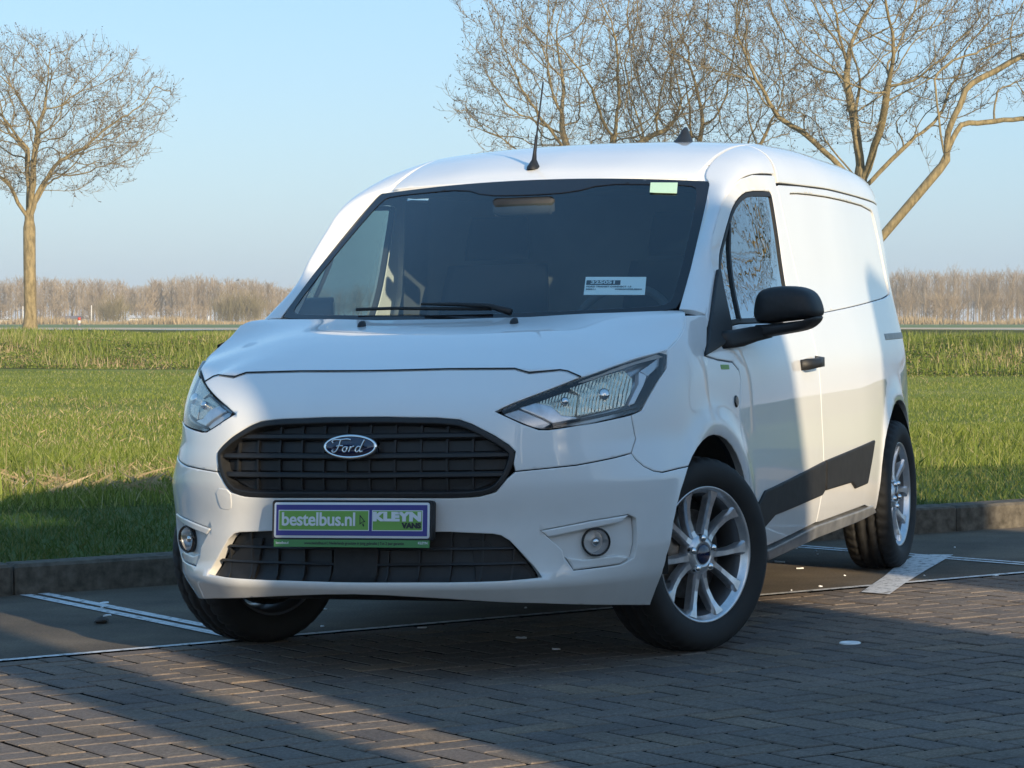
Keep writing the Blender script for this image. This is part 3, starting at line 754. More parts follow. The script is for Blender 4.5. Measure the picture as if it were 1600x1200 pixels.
# --- bonnet
HB = [tuple(float(q) for q in bel(u, z)) for u, z in SHUT]
HH = [tuple(float(q) for q in bel(u, z)) for u, z in (HL[3], HL[4], HL[5])] + [tuple(float(q) for q in bel(u, z)) for u, z in FE[1:]]
CW = [(-.035, .775, 1.1385), (-.03, .73, 1.140), (.03, .55, 1.137), (.085, .28, 1.128), (.10, 0, 1.126)]
ctl = [HB[i] for i in (0, 1, 2, 3, 7, 9)] + HH[1:] + CW + [(.25, .275, 1.106), (.25, 0, 1.107), (.55, 0, 1.051), (.55, .28, 1.048), (.40, .52, 1.064)]
ctl = mirror(ctl); _hd = TPS([(x, y) for x, y, z in ctl], [z for x, y, z in ctl], 6e-4)
def hood(x, y):
    x = np.asarray(x, float); y = np.asarray(y, float); return np.stack([x + 0 * y, y + 0 * x, _hd(x, y)], -1)
hh = [(p[0], p[1]) for p in HB] + [(p[0], p[1]) for p in HH[1:]] + [(.0, .80)] + [(p[0], p[1]) for p in CW]
ho = hh + [(x, -y) for x, y in hh[::-1] if y > 1e-4]
bonnet = panel('bonnet', hood, ho, 'paint', van, sp=.035, depth=.025, gap=.0035, bw=.006, bd=.004)
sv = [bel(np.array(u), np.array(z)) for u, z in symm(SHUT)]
sv = sorted(sv, key=lambda p: p[1]); V, F = tube([(p[0] - .0005, p[1], p[2] + .0008) for p in sv], .0027, 6); mk('bonnet_gap_shade', V, F, 'gloss_black', van)  # black tube in place of the shade in the gap along the bonnet front
V = []; F = []
for y in np.linspace(-.76, .76, 31):
    a = wind(np.array(y), np.array(wz(y, False) + .003)); V += [(a[0] + .012, y, a[2] - .012), (a[0] + .16, y, a[2] - .035)]
F = [(2 * i, 2 * i + 1, 2 * i + 3, 2 * i + 2) for i in range(30)]
mk('cowl', V, F, 'black', van)
for sg in (1, -1):
    p = hood(np.array(.245), np.array(.275 * sg))
    R_ = [[(p[0] + r * 1.5 * math.cos(a) + dx, p[1] + r * math.sin(a), p[2] + h) for a in np.linspace(0, 2 * math.pi, 12, endpoint=False)] for r, h, dx in ((.014, -.002, 0), (.013, .008, -.003), (.009, .016, -.008), (.004, .019, -.012))]
    V, F = rings(R_, False, True); mk('washer_nozzle', V, F, 'black', van)
# wiper arm and blade on the glass
def wpt(y, z, o): 
    p = wind(np.array(y), np.array(z)); q = surf_n(wind, np.array([y]), np.array([z]))[0]; return p + q * o
wp = link('wiper', None, van)
V, F = tube([wpt(y, z, .012) for y, z in ((-.40, 1.156), (-.25, 1.157), (-.1, 1.152), (.07, 1.148), (.12, 1.147))], .0065, 6); mk('wiper_blade', V, F, 'black', wp)
V, F = tube([wpt(-.14, 1.158, .026), wpt(0, 1.150, .03), wpt(.12, 1.142, .03), wpt(.20, 1.128, .02)], [.005, .007, .009, .013], 8); mk('wiper_arm', V, F, 'black', wp)
# --- grille
grl = symm(GR)
gA = np.array(grl); gA = gA if area2(gA) > 0 else gA[::-1]
gA = densify(chaikin(gA, True, 1), .03)
gr = panel('grille', bel, gA, 'black', van, holes=[inset(gA, .017)], sp=.03, off=.003, depth=.045, bw=.004, bd=.003, bsp=.03)
panel('grille_back', bel, inset(gA, .003), 'dark', gr, sp=.06, off=-.047, depth=0, bw=0)
gin = inset(gA, .014)
def clip_band(poly, z0, z1):
    """part of a convex-ish outline between two heights"""
    P = [tuple(p) for p in poly]
    def cut(P, z, keep_above):
        out = []; n = len(P)
        for i in range(n):
            a, b = P[i], P[(i + 1) % n]; ia = (a[1] >= z) == keep_above; ib = (b[1] >= z) == keep_above
            if ia: out.append(a)
            if ia != ib:
                t = (z - a[1]) / (b[1] - a[1]); out.append((a[0] + t * (b[0] - a[0]), z))
        return out
    return cut(cut(P, z0, True), z1, False)
def slat_bar(poly, z0, z1, nm, par, off, depth, bev, wide=False):
    """a crisp moulded bar following the curved front between two heights of the opening"""
    z0 = max(z0, float(np.min(np.asarray(poly)[:, 1])) + .003); z1 = min(z1, float(np.max(np.asarray(poly)[:, 1])) - .003)
    b_ = clip_band(poly, z0, z1)
    def ext(z):
        xs = []
        for i in range(len(b_)):
            p, q = b_[i], b_[(i + 1) % len(b_)]
            if (p[1] - z) * (q[1] - z) <= 0 and p[1] != q[1]: t = (z - p[1]) / (q[1] - p[1]); xs.append(p[0] + t * (q[0] - p[0]))
        return min(xs), max(xs)
    e0, e1 = ext(z0 + 1e-4), ext(z1 - 1e-4); R_ = []
    for s in np.linspace(0, 1, 41):
        r = []
        for z, e, o in ((z0, e0, off - depth), (z0, e0, off - bev), (z0 + bev * .6, e0, off), (z1 - bev * .9, e1, off - .001), (z1, e1, off - bev), (z1, e1, off - depth)):
            u = e[0] + s * (e[1] - e[0]); c = bel(np.array(u), np.array(z)); q = surf_n(bel, np.array([u]), np.array([z]))[0]; r.append(c + q * o)
        R_.append(r)
    V, F = rings(R_, True, True); return mk(nm, V, F, 'black', par, False)
for z0, z1, o_ in ((.757, .776, -.008), (.695, .714, -.008), (.634, .652, -.008)):
    slat_bar(gin, z0, z1, 'grille_bar', gr, o_, .030, .006)
for z0, z1 in ((.583, .634), (.652, .695), (.714, .757), (.776, .818)):
    band = clip_band(gin, z0, z1)
    slat_bar(gin, z0 + .004, z1 - .004, 'grille_mesh', gr, -.034, .008, .002, True)
    us = [p[0] for p in band]
    for u in np.arange(-KF - .54, -KF + .55, .085):
        if min(us) + .05 < u < max(us) - .05:
            panel('grille_rib', bel, [(u - .0035, z0), (u + .0035, z0), (u + .0035, z1), (u - .0035, z1)], 'black', gr, sp=.03, off=-.024, depth=.012, bw=0)
# --- lower grille
lgo = np.array(symm(LG)); lgo = lgo if area2(lgo) > 0 else lgo[::-1]; lgo = densify(lgo, .03)
lg = panel('lower_grille', bel, inset(lgo, .002), 'black', van, sp=.06, off=-.034, depth=0, bw=0)
lgi = inset(lgo, .004)
for z0, z1 in ((.361, .369), (.407, .415)):
    slat_bar(lgi, z0, z1, 'grille_bar', lg, -.012, .018, .003)
for z0, z1 in ((.318, .361), (.369, .407), (.415, .46)):
    us = [p[0] for p in clip_band(lgi, z0, z1)]
    for u in np.arange(-KF - .52, -KF + .53, .104):
        if min(us) + .03 < u < max(us) - .03 and abs(u + KF) > .09:
            panel('grille_rib', bel, [(u - .003, z0), (u + .003, z0), (u + .003, z1), (u - .003, z1)], 'black', lg, sp=.03, off=-.018, depth=.016, bw=0)
panel('sensor_cover', bel, [(-KF - .09, .316), (-KF + .07, .316), (-KF + .07, .452), (-KF - .09, .452)], 'cladding', lg, sp=.04, off=-.012, depth=.02, bw=.004, bd=.003)
for sg in (1, -1):
    ed = [(-KF + sg * a, b) for a, b in ((.42, .435), (.60, .327), (.50, .325), (.40, .327), (.37, .44))]
    panel('grille_end_cover', bel, ed, 'cladding', lg, sp=.04, off=-.020, depth=.012, bw=.003, bd=.002)
# --- fog lamps in their recesses
fr = np.array(FOGR); fr = densify(fr if area2(fr) > 0 else fr[::-1], .02)
def dome(u, z, r0, prof, nseg=28, flip=False):
    c = bel(np.array(u), np.array(z)); q = surf_n(bel, np.array([u]), np.array([z]))[0]
    q = np.array([q[0] + .35, q[1] - .1, q[2]]); q /= np.linalg.norm(q)
    a = np.cross([0, 0, 1.], q); a /= np.linalg.norm(a); b = np.cross(q, a)
    R_ = [[c + q * h + r * r0 * (a * math.cos(t) + b * math.sin(t)) for t in np.linspace(0, 2 * math.pi, nseg, endpoint=False)] for r, h in prof]
    if flip: R_ = [[p * [1, -1, 1] for p in r[::-1]] for r in R_]
    return R_
for fl in (False, True):
    rc = panel('fog_lamp_surround', bel, inset(fr, .001), 'paint', van, sp=.02, off=-.022, depth=0, bw=0, flip=fl)
    panel('surround_lip', bel, S_([(-.60, .462), (-.50, .485), (-.415, .4975), (-.43, .478), (-.505, .462), (-.585, .442)]), 'paint', rc, sp=.015, off=.004, depth=.028, bw=.005, bd=.005, flip=fl)
    panel('surround_foot', bel, S_([(-.545, .376), (-.5252, .338), (-.42, .345), (-.40, .362), (-.435, .37), (-.51, .365)]), 'paint', rc, sp=.015, off=-.002, depth=.022, bw=.005, bd=.005, flip=fl)
    fg = link('fog_lamp', None, van)
    u, z = S_([(-.486, .4192)])[0]
    V, F = rings(dome(u, z, .045, ((1.0, -.03), (1.02, -.002), (.93, .004), (.88, -.004), (.86, -.03)), flip=fl)); mk('bezel', V, F, 'gloss_black', fg)
    V, F = rings(dome(u, z, .045, ((.88, -.006), (.8, -.02), (.5, -.034), (.2, -.04), (.05, -.04)), flip=fl), False, True); mk('reflector', V, F, 'grey_lamp', fg)
    V, F = rings(dome(u, z, .045, ((.30, -.036), (.30, -.012), (.2, -.006), (.02, -.004)), flip=fl), False, True); mk('bulb_cap', V, F, 'chrome', fg)
    V, F = rings(dome(u, z, .045, ((.9, -.002), (.6, .004), (.3, .006), (.03, .0065)), flip=fl), False, True); mk('lens', V, F, 'lens', fg)
# --- headlamps
HLc = chaikin(HL, True, 1)
main = S_([(-.5373, .9155), (-.4531, .948), (-.395, .962), (-.3627, .9321), (-.3621, .8871), (-.3805, .8394), (-.4702, .8238), (-.5058, .8183), (-.51, .8938)])
smal = S_([(-.6069, .8721), (-.5715, .8930), (-.5416, .9065), (-.5117, .8927), (-.5085, .8166), (-.5426, .8237), (-.5717, .8598)])
turn = S_([(-.6800, .8354), (-.6406, .8560), (-.5838, .8164), (-.5624, .797), (-.5826, .7820), (-.6055, .7865)])
drl = S_([(-.3442, .9521), (-.3138, .9377), (-.3243, .9041), (-.3497, .8471), (-.3681, .8424), (-.3415, .9124)])
clr = S_([(-.338, .955), (-.258, 1.000), (-.2644, .9665), (-.3082, .935)])
bez = S_([(-.5624, .797), (-.5068, .8091), (-.3803, .8338), (-.3399, .8409), (-.3471, .8304), (-.38, .824), (-.433, .812), (-.562, .7885)])
bar = S_([(-.640, .857), (-.607, .872), (-.5717, .8598), (-.5426, .8237), (-.507, .8150), (-.5068, .8091), (-.5624, .797), (-.5838, .8164)])
for fl in (False, True):
    h = link('headlamp', None, van)
    panel('lamp_housing', bel, HLc, 'grey_lamp', h, sp=.04, off=-.062, depth=0, bw=0, flip=fl)
    panel('lamp_rim', bel, HLc, 'gloss_black', h, holes=[inset(np.array(densify(HLc, .02)) if area2(HLc) > 0 else np.array(densify(HLc, .02))[::-1], .004)], sp=.03, off=-.003, depth=.06, bw=0, gap=.002, flip=fl)
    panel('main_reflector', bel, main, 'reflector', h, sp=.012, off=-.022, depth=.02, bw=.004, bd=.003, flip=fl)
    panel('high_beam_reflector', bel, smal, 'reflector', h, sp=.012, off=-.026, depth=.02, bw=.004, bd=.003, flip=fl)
    panel('turn_reflector', bel, turn, 'grey_lamp', h, sp=.015, off=-.030, depth=.02, bw=.004, bd=.003, flip=fl)
    panel('daylight_strip', bel, drl, 'white_lamp', h, sp=.02, off=-.02, depth=.02, bw=.004, bd=.003, flip=fl)
    panel('side_reflector', bel, clr, 'grey_lamp', h, sp=.02, off=-.024, depth=.02, bw=.003, bd=.002, flip=fl)
    panel('lamp_bezel', bel, bez, 'gloss_black', h, sp=.02, off=-.018, depth=.03, bw=.004, bd=.003, flip=fl)
    panel('silver_bar', bel, bar, 'alloy', h, sp=.02, off=-.022, depth=.02, bw=.004, bd=.003, flip=fl)
    for nm, (u, z), r_ in (('bulb', (-.45, .885), .020), ('bulb', (-.545, .868), .014)):
        c = bel(np.array(u * KF), np.array(z)); q = surf_n(bel, np.array([u * KF]), np.array([z]))[0]
        R_ = dome(u * KF, z, r_, ((1., -.026), (.9, -.014), (.5, -.009), (.05, -.008)), 16, fl)
        V, F = rings(R_, False, True); mk(nm, V, F, 'chrome', h)
    panel('lamp_lens', bel, HLc, 'lens', h, sp=.03, off=.001, depth=0, bw=0, gap=.004, flip=fl)
# --- badge
def oval(cx, a, b, n=48): return [(cx + a * math.cos(t), b * math.sin(t)) for t in np.linspace(0, 2 * math.pi, n, endpoint=False)]
bz = .733
bdg = link('badge', None, van); bx = float(bel(np.array(-KF), np.array(bz))[0])
bdg.matrix_local = frame_mat((bx + .004, 0, bz), (0, 1, 0), (-.12, 0, 1))
def pill(prof, a, b, n=48):
    R_ = []
    for s, h in prof: R_.append([((a - s) * math.cos(t), (b - s) * math.sin(t), h) for t in np.linspace(0, 2 * math.pi, n, endpoint=False)])
    return rings(R_, False, True)
V, F = pill(((0, -.03), (0, .004), (.0015, .0065), (.005, .008), (.007, .0072)), .090, .0385); mk('badge_rim', V, F, 'chrome', bdg)
V, F = pill(((0, .006), (.002, .0078), (.02, .009), (.034, .0095)), .083, .0320); mk('badge_face', V, F, 'navy', bdg)
def stroke(pts, w=.0028, it=2):
    P = chaikin([(x, y) for x, y in pts], False, it)
    return tube([(x, y, .0102) for x, y in P], w, 6)
FO = [[(-.055, .011), (-.060, .016), (-.052, .022), (-.030, .021), (-.008, .024), (.004, .021)], [(-.030, .020), (-.034, .005), (-.042, -.012), (-.052, -.019), (-.060, -.015), (-.055, -.010)], [(-.044, .001), (-.032, .003), (-.022, .002)],
      [(-.012, .000), (-.020, -.003), (-.024, -.012), (-.018, -.018), (-.010, -.013), (-.008, -.004), (-.013, .000), (-.004, -.003)], [(.004, .001), (.002, -.008), (-.002, -.017)], [(.003, -.007), (.009, .000), (.016, .001)],
      [(.036, -.001), (.028, .001), (.021, -.007), (.020, -.015), (.026, -.018), (.034, -.010)], [(.050, .021), (.041, .004), (.034, -.012), (.036, -.018), (.044, -.014)]]
for st in FO:
    V, F = stroke(st); mk('letter', V, F, 'chrome', bdg)
# --- number plate
pl = link('number_plate', None, van)
pl.matrix_local = frame_mat((1.016, 0, .5045), (0, 1, 0), (-.10, 0, 1))
def flat(x0, x1, y0, y1, z, th=.001): return boxv((x0 + x1) / 2, (y0 + y1) / 2, z - th / 2, x1 - x0, y1 - y0, th)
def rr(hx, hy, r, prof):
    R_ = []
    for s, h in prof:
        ring = []
        for cx, cy, a0 in ((hx - r, -hy + r, -90), (hx - r, hy - r, 0), (-hx + r, hy - r, 90), (-hx + r, -hy + r, 180)):
            for a in np.linspace(a0, a0 + 90, 5): ring.append((cx + (r - s) * math.cos(math.radians(a)), cy + (r - s) * math.sin(math.radians(a)), h))
        R_.append(ring)
    return rings(R_, True, True)
V, F = rr(.270, .0625, .010, ((0, -.028), (0, .000), (.002, .003), (.005, .004), (.0065, .001))); mk('plate_holder', V, F, 'black', pl)
V, F = rr(.262, .0555, .008, ((0, .000), (0, .0030), (.001, .0036))); mk('plate_rim', V, F, 'white_print', pl)
mk('blue_field', *flat(-.2545, .2545, -.048, .048, .0045), 'blue_print', pl, False)
mk('panel_border', *flat(-.246, .061, -.0325, .0315, .0052), 'white_print', pl, False)
mk('panel_border', *flat(.071, .240, -.0325, .0315, .0052), 'white_print', pl, False)
mk('green_field', *flat(-.2435, .0585, -.030, .029, .0059), 'green_print', pl, False)
mk('green_field', *flat(.0735, .2375, -.030, .029, .0059), 'green_print', pl, False)
def put(me, parent, x, y, z): o = link(me.name, me, parent); o.matrix_local = Matrix.Translation((x, y, z)); return o
put(text_mesh('bestelbus.nl', .058, 'white_print', .0012, 0, .97, .0006, 'LEFT', .96), pl, -.236, .001, .0068)
V = [(.030, .018, .007), (.030, -.014, .007), (.037, -.008, .007), (.042, -.020, .007), (.046, -.018, .007), (.041, -.006, .007), (.050, -.005, .007)]
c_ = np.array([(.0365, .000, .0072)]); Vi = [tuple(c_[0] + (np.array(v) - c_[0]) * .62) for v in V]
mk('cursor_arrow', V + Vi, [(i, (i + 1) % 7, 7 + (i + 1) % 7, 7 + i) for i in range(7)], 'black_print', pl, False)
put(text_mesh('KLEYN', .036, 'white_print', .0026, 0, 1.06, .0006, 'CENTER', 1.42), pl, .155, .0105, .0068)
put(text_mesh('VANS', .0215, 'black_print', .0016, 0, 1.03, .0006, 'RIGHT', 1.12), pl, .234, -.0165, .0068)
mk('green_strip', *flat(-.262, .262, -.0835, -.0600, .0028, .002), 'green_strip', pl, False)
put(text_mesh('www.bestelbus.nl | Nederlands grootste in jong gebruikt | Tot 2 jaar garantie', .0125, 'black_print', .0002, 0, 1., .0003, 'CENTER', .86), pl, .01, -.0715, .0033)
put(text_mesh('bestelbus.nl', .0115, 'white_print', .0001, 0, 1., .0003, 'LEFT', .8), pl, -.255, -.0712, .0033)
put(text_mesh('KLEYN', .0105, 'white_print', .0002, 0, 1., .0003, 'RIGHT', 1.), pl, .256, -.0695, .0033)
# tow-eye cover outline on the bumper
tw = [(-KF - .505 + a, .565 + b) for a, b in ((-.038, .035), (-.026, -.030), (-.010, -.036), (.022, -.036), (.034, -.028), (.040, .030))]
panel('tow_cover', bel, chaikin(tw, True, 1), 'paint', van, sp=.02, off=.0022, depth=.004, bw=.003, bd=.002)
# --- door mirrors
def mirror_arm(sg):
    m = link('door_mirror', None, van)
    out = [(.903, 1.112), (.906, 1.150), (.915, 1.185), (.932, 1.205), (.96, 1.214), (1.0, 1.218), (1.04, 1.217), (1.075, 1.210), (1.102, 1.195), (1.118, 1.17), (1.127, 1.14), (1.129, 1.118), (1.115, 1.104), (1.0, 1.092), (.92, 1.086)]
    low = [(.905, 1.084), (.92, 1.083), (1.0, 1.089), (1.112, 1.101), (1.126, 1.112), (1.120, 1.092), (1.095, 1.070), (1.06, 1.058), (.98, 1.046), (.90, 1.033), (.895, 1.05)]
    def shell(o, nm, mt, bulge, x0, back):
        P = densify(chaikin(o, True, 1), .012); c = P.mean(0)
        R_ = []
        for s, dx in ((.985, back), (1., back + .015), (1.0, x0), (.965, x0 + bulge * .45), (.88, x0 + bulge * .75), (.7, x0 + bulge * .93), (.4, x0 + bulge), (.05, x0 + bulge * 1.02)):
            R_.append([(dx - .13 * (abs(c[0] + (p[0] - c[0]) * s - .93)) ** 1.0, sg * (c[0] + (p[0] - c[0]) * s), c[1] + (p[1] - c[1]) * s) for p in P])
        V, F = rings(R_, True, True)
        mk(nm, V, F if sg > 0 else [f[::-1] for f in F], mt, m)
    shell(out, 'mirror_housing', 'black', .075, -.515, -.60)
    shell(low, 'mirror_base', 'black', .060, -.515, -.60)
    # arm to the door triangle
    A = [bel(np.array(.17), np.array(1.03)), bel(np.array(.30), np.array(1.045))]
    R_ = []
    for (x, y, z), h, w in (((-.245, .862, 1.035), .030, .075), ((-.33, .892, 1.040), .030, .075), ((-.44, .915, 1.052), .026, .06), ((-.52, .95, 1.06), .022, .045)):
        R_.append([(x + w * a, sg * (y + .01 * b), z + h * c) for a, b, c in ((-1, 0, -.8), (-.4, 1, -1), (.6, 1, -1), (1, 0, -.6), (1, 0, .5), (.5, 0, 1), (-.5, 0, 1), (-1, 0, .7))])
    V, F = rings(R_, True, True); mk('mirror_arm', V, F if sg < 0 else F, 'black', m)
    G = densify(chaikin([(.92, 1.10), (.925, 1.18), (.95, 1.203), (1.08, 1.20), (1.112, 1.165), (1.115, 1.12)], True, 2), .02)
    mk('mirror_glass', [(-.6025 - .13 * abs(p[0] - .93), sg * p[0], p[1]) for p in G], [tuple(range(len(G)))], 'chrome', m)
    return m
mirror_arm(1)
mm = mirror_arm(-1)                                  # the far mirror is folded back along its door
piv = Vector((-.36, -.90, 1.04)); mm.matrix_local = Matrix.Translation(piv) @ Matrix.Rotation(math.radians(-62), 4, 'Z') @ Matrix.Translation(-piv)
# side repeaters
for fl in (False, True):
    panel('side_repeater', bel, [(.262 + .018 * math.cos(t), .823 + .021 * math.sin(t)) for t in np.linspace(0, 2 * math.pi, 20, endpoint=False)], 'gloss_black', van, sp=.012, off=.006, depth=.008, bw=.004, bd=.003, flip=fl)
# --- antennas
p = roof(np.array(-.928), np.array(-.053))
R_ = [[(p[0] + r * 1.5 * math.cos(a) + dx, p[1] + r * math.sin(a), p[2] + h) for a in np.linspace(0, 2 * math.pi, 16, endpoint=False)] for r, h, dx in ((.024, -.006, 0), (.023, .004, -.002), (.016, .018, -.008), (.009, .032, -.014), (.0065, .06, -.022), (.0055, .12, -.045), (.0034, .13, -.05), (.0030, .33, -.135), (.002, .335, -.137))]
V, F = rings(R_, False, True); mk('whip_antenna', V, F, 'black', van)
R_ = []
for s, h in ((1, -.03), (1, .0), (.86, .012), (.62, .03), (.42, .05), (.30, .066), (.12, .078)):
    R_.append([(-1.62 - .055 * (1 - s) + .105 * s * math.cos(a), .335 + .046 * s ** 1.2 * math.sin(a), 1.792 + h) for a in np.linspace(0, 2 * math.pi, 20, endpoint=False)])
V, F = rings(R_, False, True); mk('fin_antenna', V, F, 'black', van)
# --- tail, underbody, wheel housings
R_ = []
for z in np.linspace(.28, 1.64, 24):
    y = float(bel(np.array(3.795), np.array(min(z, 1.6)))[1]); c = max(0, (z - 1.5) / .14)
    R_.append([(-3.80 - .03 * math.cos(t * math.pi / 2) , t * (y - .02), z) for t in np.linspace(-1, 1, 13)])
V, F = rings(R_, closed=False); mk('tail_door', V, F, 'paint', van)
mk('tail_bumper', *boxv(-3.80, 0, .40, .16, 1.50, .20, .03), 'black', van)
mk('underbody', *join(boxv(-1.45, 0, .30, 3.9, 1.30, .12, .02), boxv(-1.45, 0, .36, 1.9, 1.68, .12), boxv(.62, 0, .27, .34, .95, .08, .03), boxv(-.1, .0, .23, .5, .5, .09, .03)), 'dark', van)
mk('engine_bay', *boxv(.32, 0, .62, .66, 1.30, .55), 'dark', van)
for cx in (0, -3.06):
    for sg in (1, -1):
        R_ = []
        for yy, r in ((.855, .452), (.80, .452), (.52, .45)):
            R_.append([(cx + r * math.cos(t), sg * yy, .315 + r * .90 * math.sin(t)) for t in np.linspace(-.05, math.pi + .05, 30)])
        V, F = rings(R_, closed=False); n0 = len(V)
        V.append((cx, sg * .52, .4)); F += [(60 + i, 61 + i, n0) for i in range(29)]
        mk('wheel_arch_liner', V, F, 'dark', van)
V, F = join(boxv(-3.50, .78, .29, .03, .16, .14, .008)); mk('mud_flap', V, F, 'black', van)
V, F = join(boxv(-3.50, -.78, .29, .03, .16, .14, .008)); mk('mud_flap', V, F, 'black', van)
# --- wheels
TR = .327
def tyre_mesh():
    hw = .104
    prof = [(.226, -.088), (.236, -.098), (.262, -.108), (.290, -.107), (.308, -.099), (.318, -.086), (.3225, -.074), (.3245, -.060), (.3245, -.050), (.316, -.048), (.316, -.040), (.3262, -.038), (.327, -.022), (.327, -.012), (.318, -.010), (.318, .010), (.327, .012), (.327, .022), (.3262, .038), (.316, .040), (.316, .048), (.3245, .050), (.3245, .060), (.3225, .074), (.318, .086), (.308, .099), (.290, .107), (.262, .108), (.236, .098), (.226, .088)]
    n = 168; R_ = []
    for r, h in prof:
        ring = []
        for i in range(n):
            rr_ = r
            if abs(h) > .045 and r > .312 and (i % 4 == 0): rr_ -= .0075
            if abs(h) < .04 and r > .32 and (i % 6 == (1 if h > 0 else 4)): rr_ -= .005
            a = 2 * math.pi * (i + h * 14 * (1 if abs(h) < .07 else 0)) / n
            ring.append((rr_ * math.cos(a), h, rr_ * math.sin(a)))
        R_.append(ring)
    V, F = rings(R_); return mesh_of('tyre', V, [f[::-1] for f in F], 'tyre')
ME = {}
ME['tyre'] = tyre_mesh(); 
V, F = lathe([(.218, -.088), (.227, -.094), (.229, -.086), (.212, -.070), (.196, -.02), (.194, .045), (.205, .0665)], 72); ME['barrel'] = mesh_of('barrel', V, [f[::-1] for f in F], 'barrel')
V, F = lathe([(.2045, .064), (.214, .074), (.219, .086), (.2265, .0925), (.2285, .089), (.229, .082)], 96); ME['rim'] = mesh_of('rim', V, [f[::-1] for f in F], 'alloy')
V, F = lathe([(.150, -.01), (.150, .012), (.085, .014), (.06, .03)], 64); ME['disc'] = mesh_of('brake_disc', V, [f[::-1] for f in F], 'brake')
V, F = lathe([(.19, -.075), (.19, -.03), (.04, -.028), (.001, -.028)], 48); ME['back'] = mesh_of('wheel_back', V, [f[::-1] for f in F], 'dark')
V, F = lathe([(.070, .03), (.070, .060), (.062, .072), (.045, .077), (.034, .078), (.034, .070)], 48); ME['hub'] = mesh_of('hub', V, [f[::-1] for f in F], 'alloy')
V, F = lathe([(.0335, .066), (.033, .079), (.028, .082), (.002, .083)], 32); ME['cap'] = mesh_of('hub_cap', V, [f[::-1] for f in F], 'navy')
V, F = lathe([(.0145, .0), (.0145, .012), (.012, .021), (.007, .0245), (.0005, .0255)], 12); ME['nut'] = mesh_of('wheel_nut', V, [f[::-1] for f in F], 'chrome')
def spoke_mesh(sgn):
    R_ = []
    for r, ang, w, top, dp in ((.048, 12, .016, .071, .030), (.085, 12.5, .0125, .064, .032), (.125, 13.5, .0112, .064, .034), (.165, 15.5, .0118, .070, .034), (.190, 17, .0150, .077, .032), (.214, 18.5, .026, .081, .022)):
        a = math.radians(ang * sgn); c = np.array([r * math.cos(a), 0, r * math.sin(a)]); t = np.array([-math.sin(a), 0, math.cos(a)])
        R_.append([c + t * s * w + np.array([0, h, 0]) for s, h in ((-1.25, top - dp), (-1., top - .010), (-.70, top), (.70, top), (1., top - .010), (1.25, top - dp))])
    V, F = rings(R_, True, True); return mesh_of('spoke', V, F, 'alloy', False)
ME['spA'] = spoke_mesh(1); ME['spB'] = spoke_mesh(-1)
V, F = tube([(.196, .03, 0), (.188, .055, 0), (.183, .075, 0)], [.006, .005, .004], 8); ME['valve'] = mesh_of('valve', V, F, 'black')
def wheel(x, sg, steer, spin):
    w = link('wheel', None, van)
    w.matrix_local = Matrix.Translation((x, sg * .787, TR - .004)) @ Matrix.Rotation(steer, 4, 'Z') @ (I4 if sg > 0 else Matrix.Rotation(math.pi, 4, 'Z')) @ Matrix.Rotation(spin, 4, 'Y')
    for nm, k in (('tyre', 'tyre'), ('rim', 'rim'), ('barrel', 'barrel'), ('brake_disc', 'disc'), ('wheel_back', 'back'), ('hub', 'hub'), ('hub_cap', 'cap')): link(nm, ME[k], w)
    for k in range(5):
        rot = Matrix.Rotation(k * 2 * math.pi / 5, 4, 'Y')
        for s in ('spA', 'spB'): o = link('spoke', ME[s], w); o.matrix_local = rot
        o = link('wheel_nut', ME['nut'], w); o.matrix_local = rot @ Matrix.Rotation(math.radians(36), 4, 'Y') @ Matrix.Translation((.054, .062, 0))
    o = link('valve', ME['valve'], w); o.matrix_local = Matrix.Rotation(math.radians(5), 4, 'Y')
STEER = math.radians(-25)
wheel(0.01, 1, STEER, math.radians(20)); wheel(0.01, -1, STEER, .3)
wheel(-3.06, 1, 0, math.radians(-18)); wheel(-3.06, -1, 0, .7)
# --- cabin seen through the glass
it = link('cabin', None, van)
R_ = []
for y in np.linspace(-.76, .76, 17):
    b = .015 * math.cos(y * 4)
    R_.append([(.02, y, 1.07), (-.10, y, 1.098), (-.25, y, 1.105 + b), (-.40, y, 1.09 + b), (-.46, y, 1.03), (-.47, y, .75)])
V, F = rings(R_, closed=False); mk('dashboard', V, F, 'interior', it)
bz_ = list(np.linspace(.45, 1.58, 14)); by_ = [float(bel(np.array(1.60), np.array(z))[1]) - .02 for z in bz_]
top_ = [(y, float(roof(np.array(-1.60), np.array(y))[2]) - .03) for y in np.linspace(.70, -.70, 15)]
ol = list(zip(by_, bz_)) + top_ + [(-y, z) for y, z in list(zip(by_, bz_))[::-1]]
mk('bulkhead', [(-1.60, y, z) for y, z in ol] + [(-1.63, y, z) for y, z in ol], [tuple(range(len(ol))), tuple(range(2 * len(ol) - 1, len(ol) - 1, -1))] + [(i, (i + 1) % len(ol), len(ol) + (i + 1) % len(ol), len(ol) + i) for i in range(len(ol))], 'bulkhead', it, False)
mk('cab_floor', *boxv(-1.0, 0, .42, 1.3, 1.55, .05), 'dark', it)
mk('headlining', *boxv(-1.28, 0, 1.615, .60, 1.16, .02, .006), 'interior', it)
V, F = [], []
